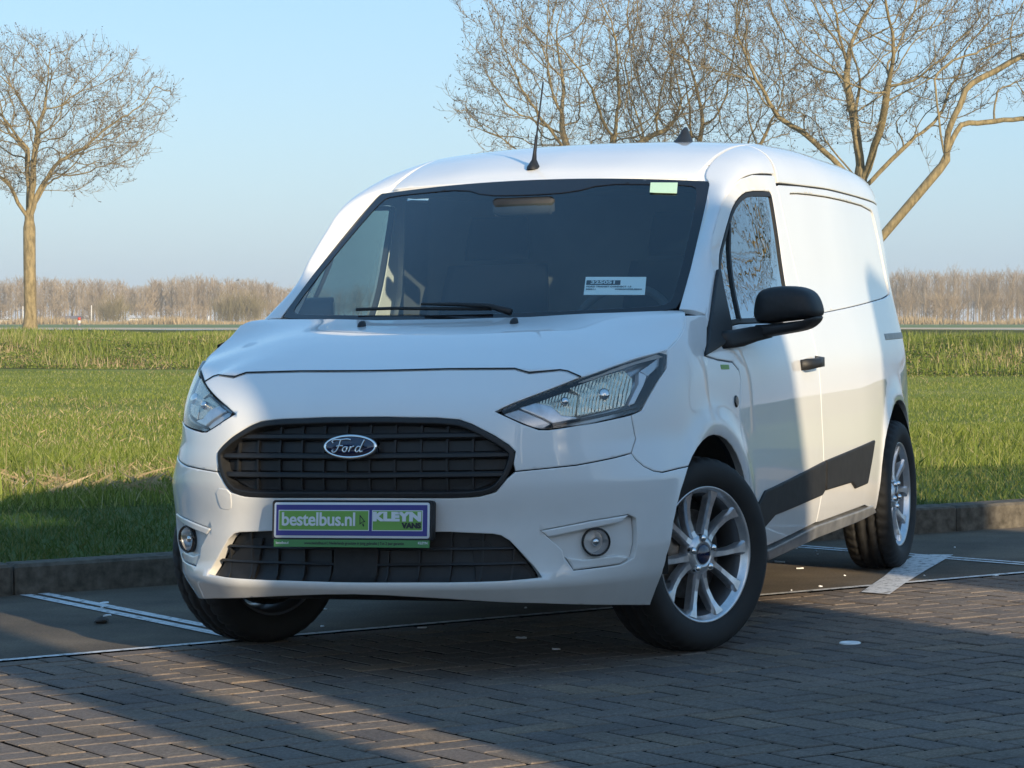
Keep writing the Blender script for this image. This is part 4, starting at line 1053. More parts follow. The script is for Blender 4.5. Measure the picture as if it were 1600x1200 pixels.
for yc in (.38, -.38):
    st = mk('seat', *join(boxv(-1.05, yc, .80, .50, .48, .16, .05)), 'seat', it)
    def slab(x0, z0, x1, z1, w0, w1, th):
        R_ = []
        for s in np.linspace(0, 1, 7):
            x = x0 + (x1 - x0) * s; z = z0 + (z1 - z0) * s; w = (w0 + (w1 - w0) * s) / 2; k = th / 2 * (1 if 0 < s < 1 else .55)
            R_.append([(x + dx * k, yc + dy * w, z) for dx, dy in ((-1, -.8), (-.6, -1), (.6, -1), (1, -.8), (1, .8), (.6, 1), (-.6, 1), (-1, .8))])
        return rings(R_, True, True)
    mk('backrest', *slab(-1.24, .80, -1.42, 1.34, .48, .40, .15), 'seat', st)
    mk('headrest', *slab(-1.41, 1.36, -1.45, 1.53, .26, .22, .10), 'seat', st)
R_ = []
for t in np.linspace(0, 2 * math.pi, 33):
    c = np.array([-.62 + .19 * math.sin(t) * -.42, .38 + .19 * math.cos(t), 1.06 + .19 * math.sin(t) * .9]); rad = np.array([-.42 * math.sin(t), math.cos(t), .9 * math.sin(t)]); ax = np.array([-.9, 0, -.42])
    R_.append([c + .016 * (rad * math.cos(a) + ax * math.sin(a)) for a in np.linspace(0, 2 * math.pi, 8, endpoint=False)])
V, F = rings(R_); mk('steering_wheel', V, F, 'interior', it)
mk('steering_boss', *boxv(-.61, .38, 1.05, .06, .30, .06, .02), 'interior', it)
mk('rear_view_mirror', *boxv(-.66, 0, 1.535, .03, .24, .065, .012), 'interior', it)
for sg in (1, -1):
    mk('sun_visor', *boxv(-.93, .36 * sg, 1.60, .15, .42, .015, .005), 'interior', it)
    V, F = [(-1.53, sg * .765, .5), (-1.36, sg * .79, .5), (-1.33, sg * .735, 1.6), (-1.56, sg * .72, 1.6)], [(0, 1, 2, 3)]
    mk('door_pillar', V, F, 'bulkhead', it)
# paper notice hanging inside the glass: a thing of its own
nz_ = thing('paper_notice', 'white paper notice printed 325051 standing behind the right side of the windscreen', 'notice', TILT)
def pw(y, z, o): return TILT.inverted() @ Vector(TILT @ Vector(wpt(y, z, o)))
a_, b_, c2_, d_ = [np.array(wpt(y, z, -.012)) for y, z in ((.38, 1.273), (.585, 1.268), (.609, 1.203), (.403, 1.210))]
ex = (b_ - a_); W_ = np.linalg.norm(ex); ey = a_ - d_; H_ = np.linalg.norm(ey)
FM = frame_mat((a_ + b_ + c2_ + d_) / 4, ex, ey); FMi = FM
sh = mk('sheet', *boxv(0, 0, 0, W_, H_, .0012), 'paper', nz_, False); sh.matrix_local = FM
blk = mk('number_block', *boxv(-.0415, .0205, .0012, .118, .0315, .0006), 'black_print', nz_, False)
blk.matrix_local = FM
def ptx(s, size, mat, x, y, al='LEFT', bold=.0004, sx=1.): o = link('lettering', text_mesh(s, size, mat, bold, 0, 1., .0002, al, sx), nz_); o.matrix_local = FM @ Matrix.Translation((x, y, .0022)); return o
ptx('325051', .0290, 'white_print', -.0415, .0205, 'CENTER', .0011, 1.03)
ptx('FORD TRANSIT CONNECT 1.5', .0125, 'black_print', -.099, -.008, 'LEFT', .0003, .92)
ptx('2020/11', .0115, 'black_print', -.099, -.0255, 'LEFT', .0003, .9)
ptx('WF0SXXWPGSLE80044', .0115, 'black_print', .094, -.0255, 'RIGHT', .0003, .8)
def promote(emp, main):
    """make one of the pieces the part itself and hang the other pieces on it"""
    ch = [o for o in emp.children]
    m = next(o for o in ch if o.name.split('.')[0] == main)
    base = emp.name.split('.')[0]; par = emp.parent; loc = emp.matrix_local.copy()
    for o in ch:
        if o is not m: lm = o.matrix_local.copy(); o.parent = m; o.matrix_local = lm
    m.parent = par; m.matrix_local = loc
    bpy.data.objects.remove(emp); m.name = base
for o in [o for o in van.children if o.type == 'EMPTY']:
    b = o.name.split('.')[0]
    if b == 'cabin':
        for c in list(o.children): c.parent = van
        bpy.data.objects.remove(o)
    else: promote(o, {'headlamp': 'lamp_housing', 'fog_lamp': 'bezel', 'badge': 'badge_rim', 'number_plate': 'plate_holder', 'door_mirror': 'mirror_housing', 'wheel': 'rim', 'wiper': 'wiper_blade'}[b])
# ------------------------------------------------------------------ the place: lot, kerb, verge, fields, trees
def T3(p): return np.array(TILT @ Vector(p))
C0 = CAMP[:2]; A2 = AX[:2]; R2 = RT[:2]
def xy(d, l): return C0 + np.multiply.outer(np.asarray(d, float), A2) + np.multiply.outer(np.asarray(l, float), R2)
K0 = np.array([-1.31, -2.597]); KD = np.array([-.7498, .6617]); KN = np.array([-.6617, -.7498])     # kerb line: point, direction, towards the grass
def kp(t, s): return K0 + np.multiply.outer(np.asarray(t, float), KD) + np.multiply.outer(np.asarray(s, float), KN)
B0 = np.array([.727, -1.419]); B1 = np.array([-2.876, 1.450]); BD = (B1 - B0) / np.linalg.norm(B1 - B0); BN = np.array([-BD[1], BD[0]])
if BN @ KN > 0: BN = -BN                                                # points from the band towards the viewer
def zlot(P): return .0206 * (np.asarray(P) @ R2)
# asphalt bay between kerb and band
def sheet(name, pts, z, mat): return kind(mk(name, [(p[0], p[1], z) for p in pts], [tuple(range(len(pts)))], mat, None, False, TILT), 'structure')
def bandp(t, s): return B0 + BD * t + BN * s
sheet('parking_lane', [kp(-60, .02), kp(80, .02), bandp(80, -.02), bandp(-60, -.02)][::-1], 0., 'asphalt')
base = sheet('brick_paving', [bandp(-60, -.02), bandp(80, -.02), bandp(80, 45), bandp(-60, 45)], -.0033, 'joint')
sheet('band_edging', [bandp(-60, -.022), bandp(80, -.022), bandp(80, .022), bandp(-60, .022)], .004, 'marking')
kind(mk('ground', [(-80 + 0, -80, -.6), (120, -80, -.6), (120, 120, -.6), (-80, 120, -.6)], [(0, 1, 2, 3)], 'joint', None, False), 'structure')
def line(a, b, w, off=0.):
    a, b = np.array(a), np.array(b); d = (b - a) / np.linalg.norm(b - a); n = np.array([-d[1], d[0]])
    return [a + n * (off - w / 2), b + n * (off - w / 2), b + n * (off + w / 2), a + n * (off + w / 2)]
for off in (-.05, .05):
    sheet('bay_marking', line((-1.40, -2.49), (-.02, -.82), .050, off * .8), .004, 'marking')
    sheet('bay_marking', line((-4.62, -.62), (-2.55, 2.46), .036, off * .7), .004, 'marking')
sheet('edge_marking', line(kp(1.0, -.045), kp(2.1, -.045), .05), .004, 'marking')
sheet("worn_marking", [(-3.68, .82), (-3.69, .99), (-2.885, 1.02), (-2.28, 1.05), (-1.86, 1.08), (-1.93, .95), (-2.605, .90), (-3.083, .85)], .005, 'marking')
# herringbone bricks, parallel to the band
BL, BW = .228, .114; gp = .0066
def brick_mesh():
    hx, hy = BL / 2 - gp, BW / 2 - gp; b = .0032
    V = [(-hx, -hy, -.016), (hx, -hy, -.016), (hx, hy, -.016), (-hx, hy, -.016), (-hx, -hy, -b), (hx, -hy, -b), (hx, hy, -b), (-hx, hy, -b), (-hx + b, -hy + b, 0), (hx - b, -hy + b, 0), (hx - b, hy - b, 0), (-hx + b, hy - b, 0)]
    F = [(8, 9, 10, 11)] + [(4 + i, 4 + (i + 1) % 4, 8 + (i + 1) % 4, 8 + i) for i in range(4)] + [(i, (i + 1) % 4, 4 + (i + 1) % 4, 4 + i) for i in range(4)]
    return V, F
bV, bF = brick_mesh(); bme = mesh_of('brick', bV, bF, 'brick', False)
cand = []
for i in range(-90, 90):
    for j in range(-60, 60):
        # herringbone lattice: a lying and a standing brick per cell
        for h in (0, 1):
            if h == 0: cx, cy, r = i * 1. + 4 * j * 0 + 1., i * 1. + .5, 0.
            o = (i + 2 * j, i - 2 * j)
            x, y, r = ((o[0] + 1.0, o[1] + .5, 0.) if h == 0 else (o[0] + 2.5, o[1] + 0., math.pi / 2) if False else (o[0] - .5 + 0, o[1] + 1.0 - 0, math.pi / 2))
            cand.append((x * BW, y * BW, r))
cand = np.array(cand)
P = B0 + cand[:, :1] * BD + (cand[:, 1:2] + .03 + BW) * BN
dd = (P - C0) @ A2; ll = (P - C0) @ R2
off_ = (P - B0) @ BN
keep = (dd > 4.6) & (dd < 14.5) & (np.abs(ll) < .19 * dd + .9) & (off_ > -.17)
P, cand, dd, ll = P[keep], cand[keep], dd[keep], ll[keep]
inview = (dd > 6.95) & (np.abs(ll) < .184 * dd)
off_ = off_[keep]; edge = off_ < .175
order = np.argsort(np.where(inview & ~edge, dd, 1e3 + dd)); order = np.concatenate([order[~edge[order]], order[edge[order]]])
ang0 = math.atan2(BD[1], BD[0])
big = order[:300]; rest = order[300:]; cut_ = rest[edge[rest]]; rest = rest[~edge[rest]]
for k in big:
    o = bpy.data.objects.new('brick', bme); COL.objects.link(o); o.parent = base
    o.matrix_local = Matrix.Translation((P[k, 0], P[k, 1], .012 - .012 + RNG.normal(0, .0007))) @ Matrix.Rotation(ang0 + cand[k, 2], 4, 'Z') @ Matrix.Rotation(RNG.normal(0, .0035), 4, 'X') @ Matrix.Rotation(RNG.normal(0, .0025), 4, 'Y')
Vr = []; Lr = []; Sr = []; bVa = np.array(bV); nV = len(bV)
vv = []; fl = np.array([list(f) for f in bF])
for q, k in enumerate(rest):
    Mx = Matrix.Translation((P[k, 0], P[k, 1], RNG.normal(0, .0007))) @ Matrix.Rotation(ang0 + cand[k, 2], 4, 'Z') @ Matrix.Rotation(RNG.normal(0, .0035), 4, 'X') @ Matrix.Rotation(RNG.normal(0, .0025), 4, 'Y')
    A = np.array(Mx); vv.append(bVa @ A[:3, :3].T + A[:3, 3]); Lr.append((fl + q * nV).ravel())
Lr = np.concatenate(Lr); me = fastmesh('brick_field', np.concatenate(vv), Lr, np.arange(len(Lr) // 4) * 4, 'brick')
o = link('brick_field', me, base); o['kind'] = 'stuff'
Vc_, Fc_ = [], []                                        # the bricks cut along the band
for k in cut_:
    hx, hy = BL / 2 - gp, BW / 2 - gp; c, s = math.cos(ang0 + cand[k, 2]), math.sin(ang0 + cand[k, 2])
    Q = [np.array([P[k, 0] + x * c - y * s, P[k, 1] + x * s + y * c]) for x, y in ((-hx, -hy), (hx, -hy), (hx, hy), (-hx, hy))]; out = []
    for i in range(4):
        a, b = Q[i], Q[(i + 1) % 4]; fa_, fb_ = (a - B0) @ BN - .024, (b - B0) @ BN - .024
        if fa_ >= 0: out.append(a)
        if fa_ * fb_ < 0: out.append(a + (b - a) * fa_ / (fa_ - fb_))
    if len(out) < 3: continue
    n = len(out); z = RNG.normal(0, .0005); o_ = len(Vc_)
    Vc_ += [(q[0], q[1], z) for q in out] + [(q[0], q[1], -.016) for q in out]
    Fc_ += [tuple(o_ + i for i in range(n))] + [(o_ + n + i, o_ + n + (i + 1) % n, o_ + (i + 1) % n, o_ + i) for i in range(n)]
o = mk('cut_bricks', Vc_, Fc_, 'brick', base, False); o['kind'] = 'stuff'
# kerb stones
kerb = kind(mk('kerb', [(*kp(-60, .004), -.02), (*kp(80, .004), -.02), (*kp(80, .19), .10), (*kp(-60, .19), .10)], [(0, 1, 2, 3)], 'joint', None, False, TILT), 'structure')
V, F = boxv(0, .10, .0, .990, .20, .26, .014)
rngk = random.Random(3); kmes = []
for q in range(4):
    W = [(x + rngk.uniform(-.003, .003), y + rngk.uniform(-.002, .002), z + rngk.uniform(-.002, .003)) for x, y, z in V]; kmes.append(mesh_of('kerb_stone', W, F, 'kerb', False))
for i in range(-14, 26):
    p = kp(i + .56, 0); o = link('kerb_stone', kmes[i % 4], kerb)
    o.matrix_local = Matrix.Translation((p[0], p[1], rngk.uniform(-.004, .004))) @ Matrix(((KD[0], KN[0], 0, 0), (KD[1], KN[1], 0, 0), (0, 0, 1, 0), (0, 0, 0, 1))) @ Matrix.Rotation(rngk.gauss(0, .004), 4, 'Z')
# --- terrain beyond the kerb
def dk(l): return 12.905 + .5536 * np.asarray(l, float)                # distance of the kerb front along the view at lateral l
def dbank(l): return 61.5 - 9. * np.tanh(np.asarray(l, float) / 16.)
def sdist(d, l): return (np.asarray(d) - dk(l)) * .875                   # metres beyond the kerb
def hnoise(x, y): return np.sin(x * .9 + 1.3 * np.sin(y * .5)) * .5 + np.sin(y * 1.1 + x * .33 + 2) * .3 + np.sin(x * 2.7 + y * 2.1) * .2
def zt(d, l):
    d = np.asarray(d, float); l = np.asarray(l, float)
    s = sdist(d, l); near = .0206 * (l - .066) + .118; f = np.clip((s - .3) / 7, 0, 1); f = f * f * (3 - 2 * f)
    z = near * (1 - f) + .02 * f + .018 * hnoise(d * .8, l * .8) * np.clip(s / 3, 0, 1)
    db = dbank(l); u = np.clip((d - db) / 9., 0, 1); z = z + u * u * (3 - 2 * u) * .64 + .24 * np.clip((d - 84) / 8.5, 0, 1)
    return z
def terrain(name, rows, ls, mat):
    """rows: functions of l giving d"""
    L = np.asarray(ls, float); V = []
    for r in rows:
        d = r(L); V.append(np.c_[xy(0, 0) + d[:, None] * A2 + L[:, None] * R2, zt(d, L)])
    n = len(L); V = np.concatenate(V); F = [(k * n + i, k * n + i + 1, k * n + n + i + 1, k * n + n + i) for k in range(len(rows) - 1) for i in range(n - 1)]
    return kind(mk(name, V, [f[::-1] for f in F], mat), 'structure')
LS = np.r_[np.linspace(-45, -9, 19), np.linspace(-8.5, 8.5, 69), np.linspace(9, 55, 24)]
V0 = lambda s: (lambda l: dk(l) + s / .875)
terrain('verge', [V0(s) for s in (.12, .3, .6, 1, 1.6, 2.3, 3.1, 4.2)], LS, 'verge')
terrain('field', [(lambda l, q=q: (dk(l) + 4.2 / .875) * (1 - q) + (dbank(l) - .4) * q) for q in np.linspace(0, 1, 40) ** 1.4], LS, 'field')
terrain('bank', [(lambda l, q=q: dbank(l) + q) for q in (-.4, .8, 2, 3.2, 4.5, 5.8, 7, 8, 9, 11, 13, 15)] + [(lambda l, q=q: np.maximum(dbank(l) + 15.2, q)) for q in (78., 83., 86., 89., 92.5)], np.r_[np.linspace(-160, -50, 8), LS, np.linspace(60, 190, 8)], 'bank')
LF = np.r_[np.linspace(-500, -60, 12), np.linspace(-50, 50, 21), np.linspace(60, 500, 12)]
FF = [(lambda l: 82. + 0 * l), (lambda l: 92. + 0 * l)]
def flat_terrain(name, d0, d1, mat, z=.86, w0=60, w1=60):
    V = [(*xy(d0, -w0), z), (*xy(d0, w0), z), (*xy(d1, w1), z), (*xy(d1, -w1), z)]
    return kind(mk(name, V, [(0, 1, 2, 3)], mat, None, False), 'structure')
flat_terrain('path', 93, 132, 'path', .90, 200, 260)
flat_terrain('far_field', 132, 470, 'far_field', .895, 260, 900)
flat_terrain('plain', 470, 4500, 'far_field', .80, 900, 5000)

# --- grass: blades as real geometry
def blades(n, dl, mat, name, h0, h1, w, lean=.35, zoff=0., up=1.):
    """n single-bent blades at (d,l) samples"""
    d, l = dl; P = np.c_[xy(0, 0) + d[:, None] * A2 + l[:, None] * R2, zt(d, l) - .01 + zoff]
    n = len(d); th = RNG.uniform(0, 2 * np.pi, n); h = RNG.uniform(h0, h1, n) if np.isscalar(h0) else h0
    w_ = w * RNG.uniform(.7, 1.4, n)
    side = np.c_[np.cos(th), np.sin(th), 0 * th] * w_[:, None]
    ph = RNG.uniform(0, 2 * np.pi, n); le = np.abs(RNG.normal(0, lean, n)) * h
    dirn = np.c_[np.cos(ph), np.sin(ph), 0 * ph]
    mid = P + dirn * (le * .35)[:, None] + np.c_[0 * h, 0 * h, h * .55]
    tip = P + dirn * le[:, None] + np.c_[0 * h, 0 * h, h]
    V = np.stack([P - side, P + side, mid + side * .7, tip, mid - side * .7], 1)
    me = fastmesh(name, V.reshape(-1, 3), np.arange(5 * n), np.arange(n) * 5, mat)
    return kind(link(name, me), 'stuff')
def sample(n, d0f, d1f, pw=1.):
    """samples in the view wedge, thinning with distance"""
    out = []
    u = RNG.uniform(0, 1, n * 3); d = 10 * (62 / 10.) ** u
    l = RNG.uniform(-1, 1, n * 3) * (d * .235 + 1.6)
    m = (d > d0f(l)) & (d < d1f(l)); d, l = d[m], l[m]
    return d[:n], l[:n]
patch = lambda d, l: .5 + .5 * hnoise(d * .35, l * .55)
d, l = sample(320000, lambda l: dk(l) + 5.4, lambda l: dbank(l) + .3)
k = RNG.uniform(0, 1, len(d)) < (.55 + .45 * patch(d, l)); d, l = d[k], l[k]
s = sdist(d, l)
hh_ = RNG.uniform(.025, .065, len(d)) * (1 + 1.9 * np.exp(-((s - 8.) / 3.) ** 2)) * (.7 + .6 * patch(d * 1.7, l * 1.3))
blades(0, (d, l), 'grass', 'field_grass', hh_, 0, .0045, .55)
d, l = sample(24000, lambda l: dk(l) + 7., lambda l: dbank(l) + .3); k = hnoise(d * .22 + 9, l * .4 + 2) > .35; blades(0, (d[k], l[k]), 'straw', 'withered_grass', .03, .08, .004, .8)
d, l = sample(90000, lambda l: dk(l) + .20, lambda l: dk(l) + 5.6)
blades(0, (d, l), 'turf', 'verge_grass', .018, .06, .0035, .6)
# rough unmown strip with dry stalks between verge and field
d, l = sample(60000, lambda l: dk(l) + 4.6 , lambda l: dk(l) + 6.3)
blades(0, (d, l), 'grass', 'rough_grass', .05, .13, .0035, .5)
d, l = sample(26000, lambda l: dk(l) + 5.3 + .5 * np.sin(l * 1.7), lambda l: dk(l) + 8.2 + .6 * np.sin(l * 2.3 + 1))
k = (hnoise(d * .3 + 4, l * .9) > .12); blades(0, (d[k], l[k]), 'straw', 'dry_straw', .07, .17, .006, 1.5)
d, l = sample(900, lambda l: dk(l) + 4.9, lambda l: dk(l) + 6.6)
blades(0, (d, l), 'weed', 'dead_stalks', .16, .5, .005, .22)
# leafy weeds on the ditch bank
n = 360000
l = RNG.uniform(-20, 20, n); q = RNG.uniform(0, 1, n) ** .9; d = dbank(l) - .2 + q * 9.4
keep = hnoise(l * 1.3, d * .8) > RNG.uniform(-1.1, .15, n); l, d = l[keep], d[keep]; n = len(l)
cl = np.clip(.35 + .5 * hnoise(l * 2.2, d * 1.6 + 5), .04, 1.)
P = np.c_[xy(0, 0) + d[:, None] * A2 + l[:, None] * R2, zt(d, l) + RNG.uniform(0, .30, n) * cl * np.where(d > dbank(l) + 8, .5, 1)]
sz = RNG.uniform(.012, .042, n) * RNG.uniform(.7, 1.3, n); ax1 = RNG.normal(0, 1, (n, 3)); ax1[:, 2] = ax1[:, 2] * 1.2 + .4; ax1 /= np.linalg.norm(ax1, axis=1, keepdims=True)
ax2 = np.cross(ax1, RNG.normal(0, 1, (n, 3))); ax2 /= np.linalg.norm(ax2, axis=1, keepdims=True)
V4 = np.stack([P - ax1 * sz[:, None], P + ax2 * (sz * .45)[:, None], P + ax1 * sz[:, None], P - ax2 * (sz * .45)[:, None]], 1)
kind(link('bank_weeds', quads('bank_weeds', V4, 'weed')), 'stuff')
l = RNG.uniform(-20, 20, 70000); d = dbank(l) + 6.5 + RNG.uniform(0, 1, 70000) ** 1.3 * 15
h_ = RNG.uniform(.04, .15, len(l)) * np.clip(1.1 + hnoise(l * .8, d * .5), .2, 2)
def blades_z(d, l, z, mat, name, h, w, lean):
    P = np.c_[xy(0, 0) + d[:, None] * A2 + l[:, None] * R2, z]; n = len(d)
    th = RNG.uniform(0, 2 * np.pi, n); side = np.c_[np.cos(th), np.sin(th), 0 * th] * w; ph = RNG.uniform(0, 2 * np.pi, n); le = np.abs(RNG.normal(0, lean, n)) * h
    tip = P + np.c_[np.cos(ph), np.sin(ph), 0 * ph] * le[:, None] + np.c_[0 * h, 0 * h, h]
    return kind(link(name, tris(name, np.stack([P - side, P + side, tip], 1), mat)), 'stuff')
blades_z(d, l, zt(d, l), 'grass', 'bank_grass', h_, .018, .4)
l = RNG.uniform(-20, 20, 31000); d = dbank(l) + RNG.uniform(0, 9.5, 31000); k = hnoise(l * 1.9 + 3, d * .7) > -.15; l, d = l[k], d[k]
blades_z(d, l, zt(d, l), 'grass', 'bank_tufts', RNG.uniform(.12, .42, len(l)) * np.where(d > dbank(l) + 7.5, .45, 1), .013, .35)
l = RNG.uniform(-20, 20, 11000); d = dbank(l) + RNG.uniform(0, 9., 11000); k = hnoise(l * .8 - 2, d * .9) > .1; l, d = l[k], d[k]
blades_z(d, l, zt(d, l), 'straw', 'bank_straw', RNG.uniform(.1, .36, len(l)), .011, .6)
# a taller seeding weed or two standing out of the bank
def stalk(d, l, h, nm, lab):
    rg = random.Random(int(d * 10)); p = xy(d, l); z = float(zt(d, l))
    o = thing(nm, lab, 'weed', Matrix.Translation((p[0], p[1], z)))
    V, F = tube([(0, 0, -.05), (.02, .01, h * .5), (.05, .0, h)], [.012, .009, .004], 5); mk('stem', V, F, 'weed', o)
    Q = []
    for i in range(70):
        t = rg.uniform(.1, 1); a = rg.uniform(0, 6.28); r = rg.uniform(.03, .26) * (1.15 - t) ; c = np.array([.05 * t + r * math.cos(a), r * math.sin(a), h * t])
        u = np.array([math.cos(a), math.sin(a), rg.uniform(-.2, .8)]); u /= np.linalg.norm(u); w = np.cross(u, [0, 0, 1]); w /= np.linalg.norm(w) + 1e-9; s = rg.uniform(.05, .12) * (1.2 - t * .7)
        Q.append([c - u * s, c + w * s * .35, c + u * s, c - w * s * .35])
    link('leaf_spray', quads('leaf_spray', np.array(Q), 'weed'), o)
stalk(60.5, 8.0, .85, 'tall_weed', 'tall leafy weed standing up out of the ditch bank right of the van')
# --- distant reeds
n = 26000; l = RNG.uniform(-110, 110, n); d = RNG.uniform(462, 476, n)
blades_z(d, l, .8 + 0 * d, 'reed', 'reed_belt', RNG.uniform(.4, 1.3, n) * (1 + .4 * np.sin(l * .3)), .09, .3)

# --- bare trees: space colonisation for the crown, pipe model for the girths
def bare_tree(seed, height, crown_r, bole, girth, lean=(0, 0), cz=.60, squash=1., natt=1100, fork=4, twig=2.0, bare_side=None, step=.32):
    """returns (trunk verts/faces, crown verts/faces, twig tris, keys quads)"""
    rg = np.random.default_rng(seed)
    c = np.array([lean[0] * height, lean[1] * height, bole + (height - bole) * .52]); rz = (height - bole) * .52 * squash
    A = []
    while len(A) < natt:
        q = rg.uniform(-1, 1, 3); r = np.linalg.norm(q)
        if r > 1 or r < rg.uniform(0, .85): continue
        k = 1. if q[2] > -.2 else 1. + .35 * (q[2] + .2)
        a_ = math.atan2(q[1], q[0]); k *= .80 + .13 * math.sin(2 * a_ + seed * 1.7) + .12 * math.sin(3 * a_ + q[2] * 4 + seed) + .08 * math.sin(7 * a_ + q[2] * 6 + seed * 2.3); k = max(.35, k * 1.08)
        A.append(c + q * [crown_r * k, crown_r * k, rz * (.55 + .45 * k)])
    A = np.array(A)
    nodes = [np.zeros(3)]; par = [-1]
    nb = max(3, int(bole / step))
    for i in range(1, nb + 1):
        t = i / nb; nodes.append(np.array([lean[0] * bole * t + .02 * math.sin(t * 7 + seed), lean[1] * bole * t + .02 * math.cos(t * 5 + seed), bole * t])); par.append(i - 1)
    top = len(nodes) - 1
    for f in range(fork):                                # a few stout ascending limbs to start the crown
        a = f * 2 * math.pi / fork + rg.uniform(-.4, .4) + seed; inc = rg.uniform(.30, .75) if f else .1
        cur = top - (f % 3); L = rg.uniform(.25, .5) * (height - bole); p = nodes[cur].copy(); v = np.array([math.cos(a) * math.sin(inc), math.sin(a) * math.sin(inc), math.cos(inc)])
        for i in range(int(L / step)):
            v = v + rg.normal(0, .10, 3) + np.array([0, 0, .03]); v /= np.linalg.norm(v); p = p + v * step
            nodes.append(p.copy()); par.append(cur); cur = len(nodes) - 1
    alive = np.ones(len(A), bool); DI = crown_r * 1.2; DK = step * 1.6
    for it in range(90):
        kd = kdtree.KDTree(len(nodes))
        for i, p in enumerate(nodes): kd.insert(p, i)
        kd.balance(); acc = {}
        for j in np.nonzero(alive)[0]:
            co, i, dist = kd.find(A[j])
            if dist < DK: alive[j] = False; continue
            if dist < DI:
                v = (A[j] - np.array(co)) / dist; acc[i] = acc.get(i, 0) + v
        if not acc: break
        n0 = len(nodes)
        for i, v in acc.items():
            if par[i] >= 0: v = v / (np.linalg.norm(v) + 1e-9) + .55 * (nodes[i] - nodes[par[i]]) / step
            v = v + rg.normal(0, .22, 3) + np.array([0, 0, .06]); v /= np.linalg.norm(v) + 1e-9
            nodes.append(nodes[i] + v * step); par.append(i)
        if len(nodes) > 9000 or len(nodes) == n0: break
    Nn = np.array(nodes); n = len(Nn); ch = [[] for _ in range(n)]
    for i in range(1, n): ch[par[i]].append(i)
    w = np.zeros(n); ex = 2.25; tip = .0075
    for i in range(n - 1, -1, -1):
        w[i] = tip ** ex if not ch[i] else sum(w[k] for k in ch[i])
    ex = 1.72; w2 = np.zeros(n)
    for i in range(n - 1, -1, -1): w2[i] = 1. if not ch[i] else sum(w2[k] for k in ch[i])
    R = tip * w2 ** (1 / ex); sc = girth / R[1]
    R = np.where(R > tip * 1.2, tip * .9 + (R - tip) * (girth - tip) / max(R[1] - tip, 1e-6), tip * .9)
    for i in range(nb + 1): R[i] = max(R[i], girth * (1.0 - .25 * i / nb)) * (1 + .35 * max(0, 1 - i / 3.) ** 2)
    # chains
    Vt, Ft, Vc, Fc = [], [], [], []
    def emit(chain, rad, V, F):
        ns = 9 if max(rad) > .1 else 6 if max(rad) > .04 else 4 if max(rad) > .015 else 3
        v, f = tube(chain, rad, ns, False); o = len(V); V += v; F += [tuple(i + o for i in q) for q in f]
    emit([Nn[i] for i in range(nb + 1)] + ([Nn[max(ch[nb], key=lambda k: R[k])]] if ch[nb] else []), [R[i] for i in range(nb + 1)] + ([R[max(ch[nb], key=lambda k: R[k])]] if ch[nb] else []), Vt, Ft)
    stack = [(par[k], k) for i in range(nb + 1) for k in ch[i] if k > nb]
    tips = []
    while stack:
        a, b = stack.pop(); chain = [Nn[a], Nn[b]]; rad = [min(R[a], R[b] * 1.25), R[b]]; cur = b
        while ch[cur]:
            ks = sorted(ch[cur], key=lambda k: -R[k]); stack += [(cur, k) for k in ks[1:]]
            cur = ks[0]; chain.append(Nn[cur]); rad.append(R[cur])
        emit(chain, rad, Vc, Fc); tips.append((chain[-1], chain[-1] - chain[-2]))
        for q in range(2, len(chain) - 1):
            if rad[q] < .02: tips.append((chain[q], chain[q] - chain[q - 1] + rg.normal(0, .2, 3)))
    # twigs with upswept ends, and bunches of dry seed keys
    TV = []; KV = []
    for p, v in tips:
        for _ in range(int(2 * twig) + (rg.uniform() < twig * 2 % 1)):
            u = v / (np.linalg.norm(v) + 1e-9) + rg.normal(0, .55, 3); u /= np.linalg.norm(u); L = rg.uniform(.25, .6); q = p.copy(); r0 = .0062
            for s in range(3):
                u = u + np.array([0, 0, .22]) + rg.normal(0, .12, 3); u /= np.linalg.norm(u); q2 = q + u * L / 3; r1 = r0 * .85
                sd = np.cross(u, rg.normal(0, 1, 3)); sd /= np.linalg.norm(sd)
                s2 = np.cross(u, sd)
                TV.append([q - sd * r0, q + sd * r0, q2 + sd * r1, q2 - sd * r1]); TV.append([q - s2 * r0, q + s2 * r0, q2 + s2 * r1, q2 - s2 * r1]); q = q2; r0 = r1
            if rg.uniform() < .42:
                for _k in range(2):
                    k1 = rg.normal(0, 1, 3); k1 /= np.linalg.norm(k1); k2 = np.cross(k1, rg.normal(0, 1, 3)); k2 /= np.linalg.norm(k2); s = rg.uniform(.018, .045)
                    qq = q + rg.normal(0, .03, 3); KV.append([qq - k1 * s, qq + k2 * s * .6, qq + k1 * s, qq - k2 * s * .6])
    return (Vt, Ft), (Vc, Fc), np.array(TV), np.array(KV)
def tree_thing(nm, lab, d, l, z, args, rot=0., group=None, name='tree'):
    p = xy(d, l); o = thing(nm, lab, 'tree', Matrix.Translation((p[0], p[1], z)) @ Matrix.Rotation(rot, 4, 'Z'), group)
    (Vt, Ft), (Vc, Fc), TV, KV = bare_tree(**args)
    mk('trunk', Vt, Ft, 'bark', o); cr_ = mk('crown', Vc, Fc, 'bark', o)
    tw = link('twigs', quads('twigs', TV, 'twig'), cr_); tw['kind'] = 'stuff'
    ky = link('seed_keys', quads('seed_keys', KV, 'keys'), cr_); ky['kind'] = 'stuff'
    return o
ZB = .86
tree_thing('bare_tree', 'lone bare tree with a tall clear yellowish trunk at the left edge beside the field', 105., -18.2, ZB, dict(seed=5, height=11.2, crown_r=6.1, bole=4.4, girth=.235, fork=6, natt=3200, step=.27))
tree_thing('bare_tree', 'wide bare tree showing behind the left half of the van roof', 100., 2.9, ZB, dict(seed=9, height=13.6, crown_r=6.7, bole=4.2, girth=.26, fork=6, natt=3300, step=.29), .7)
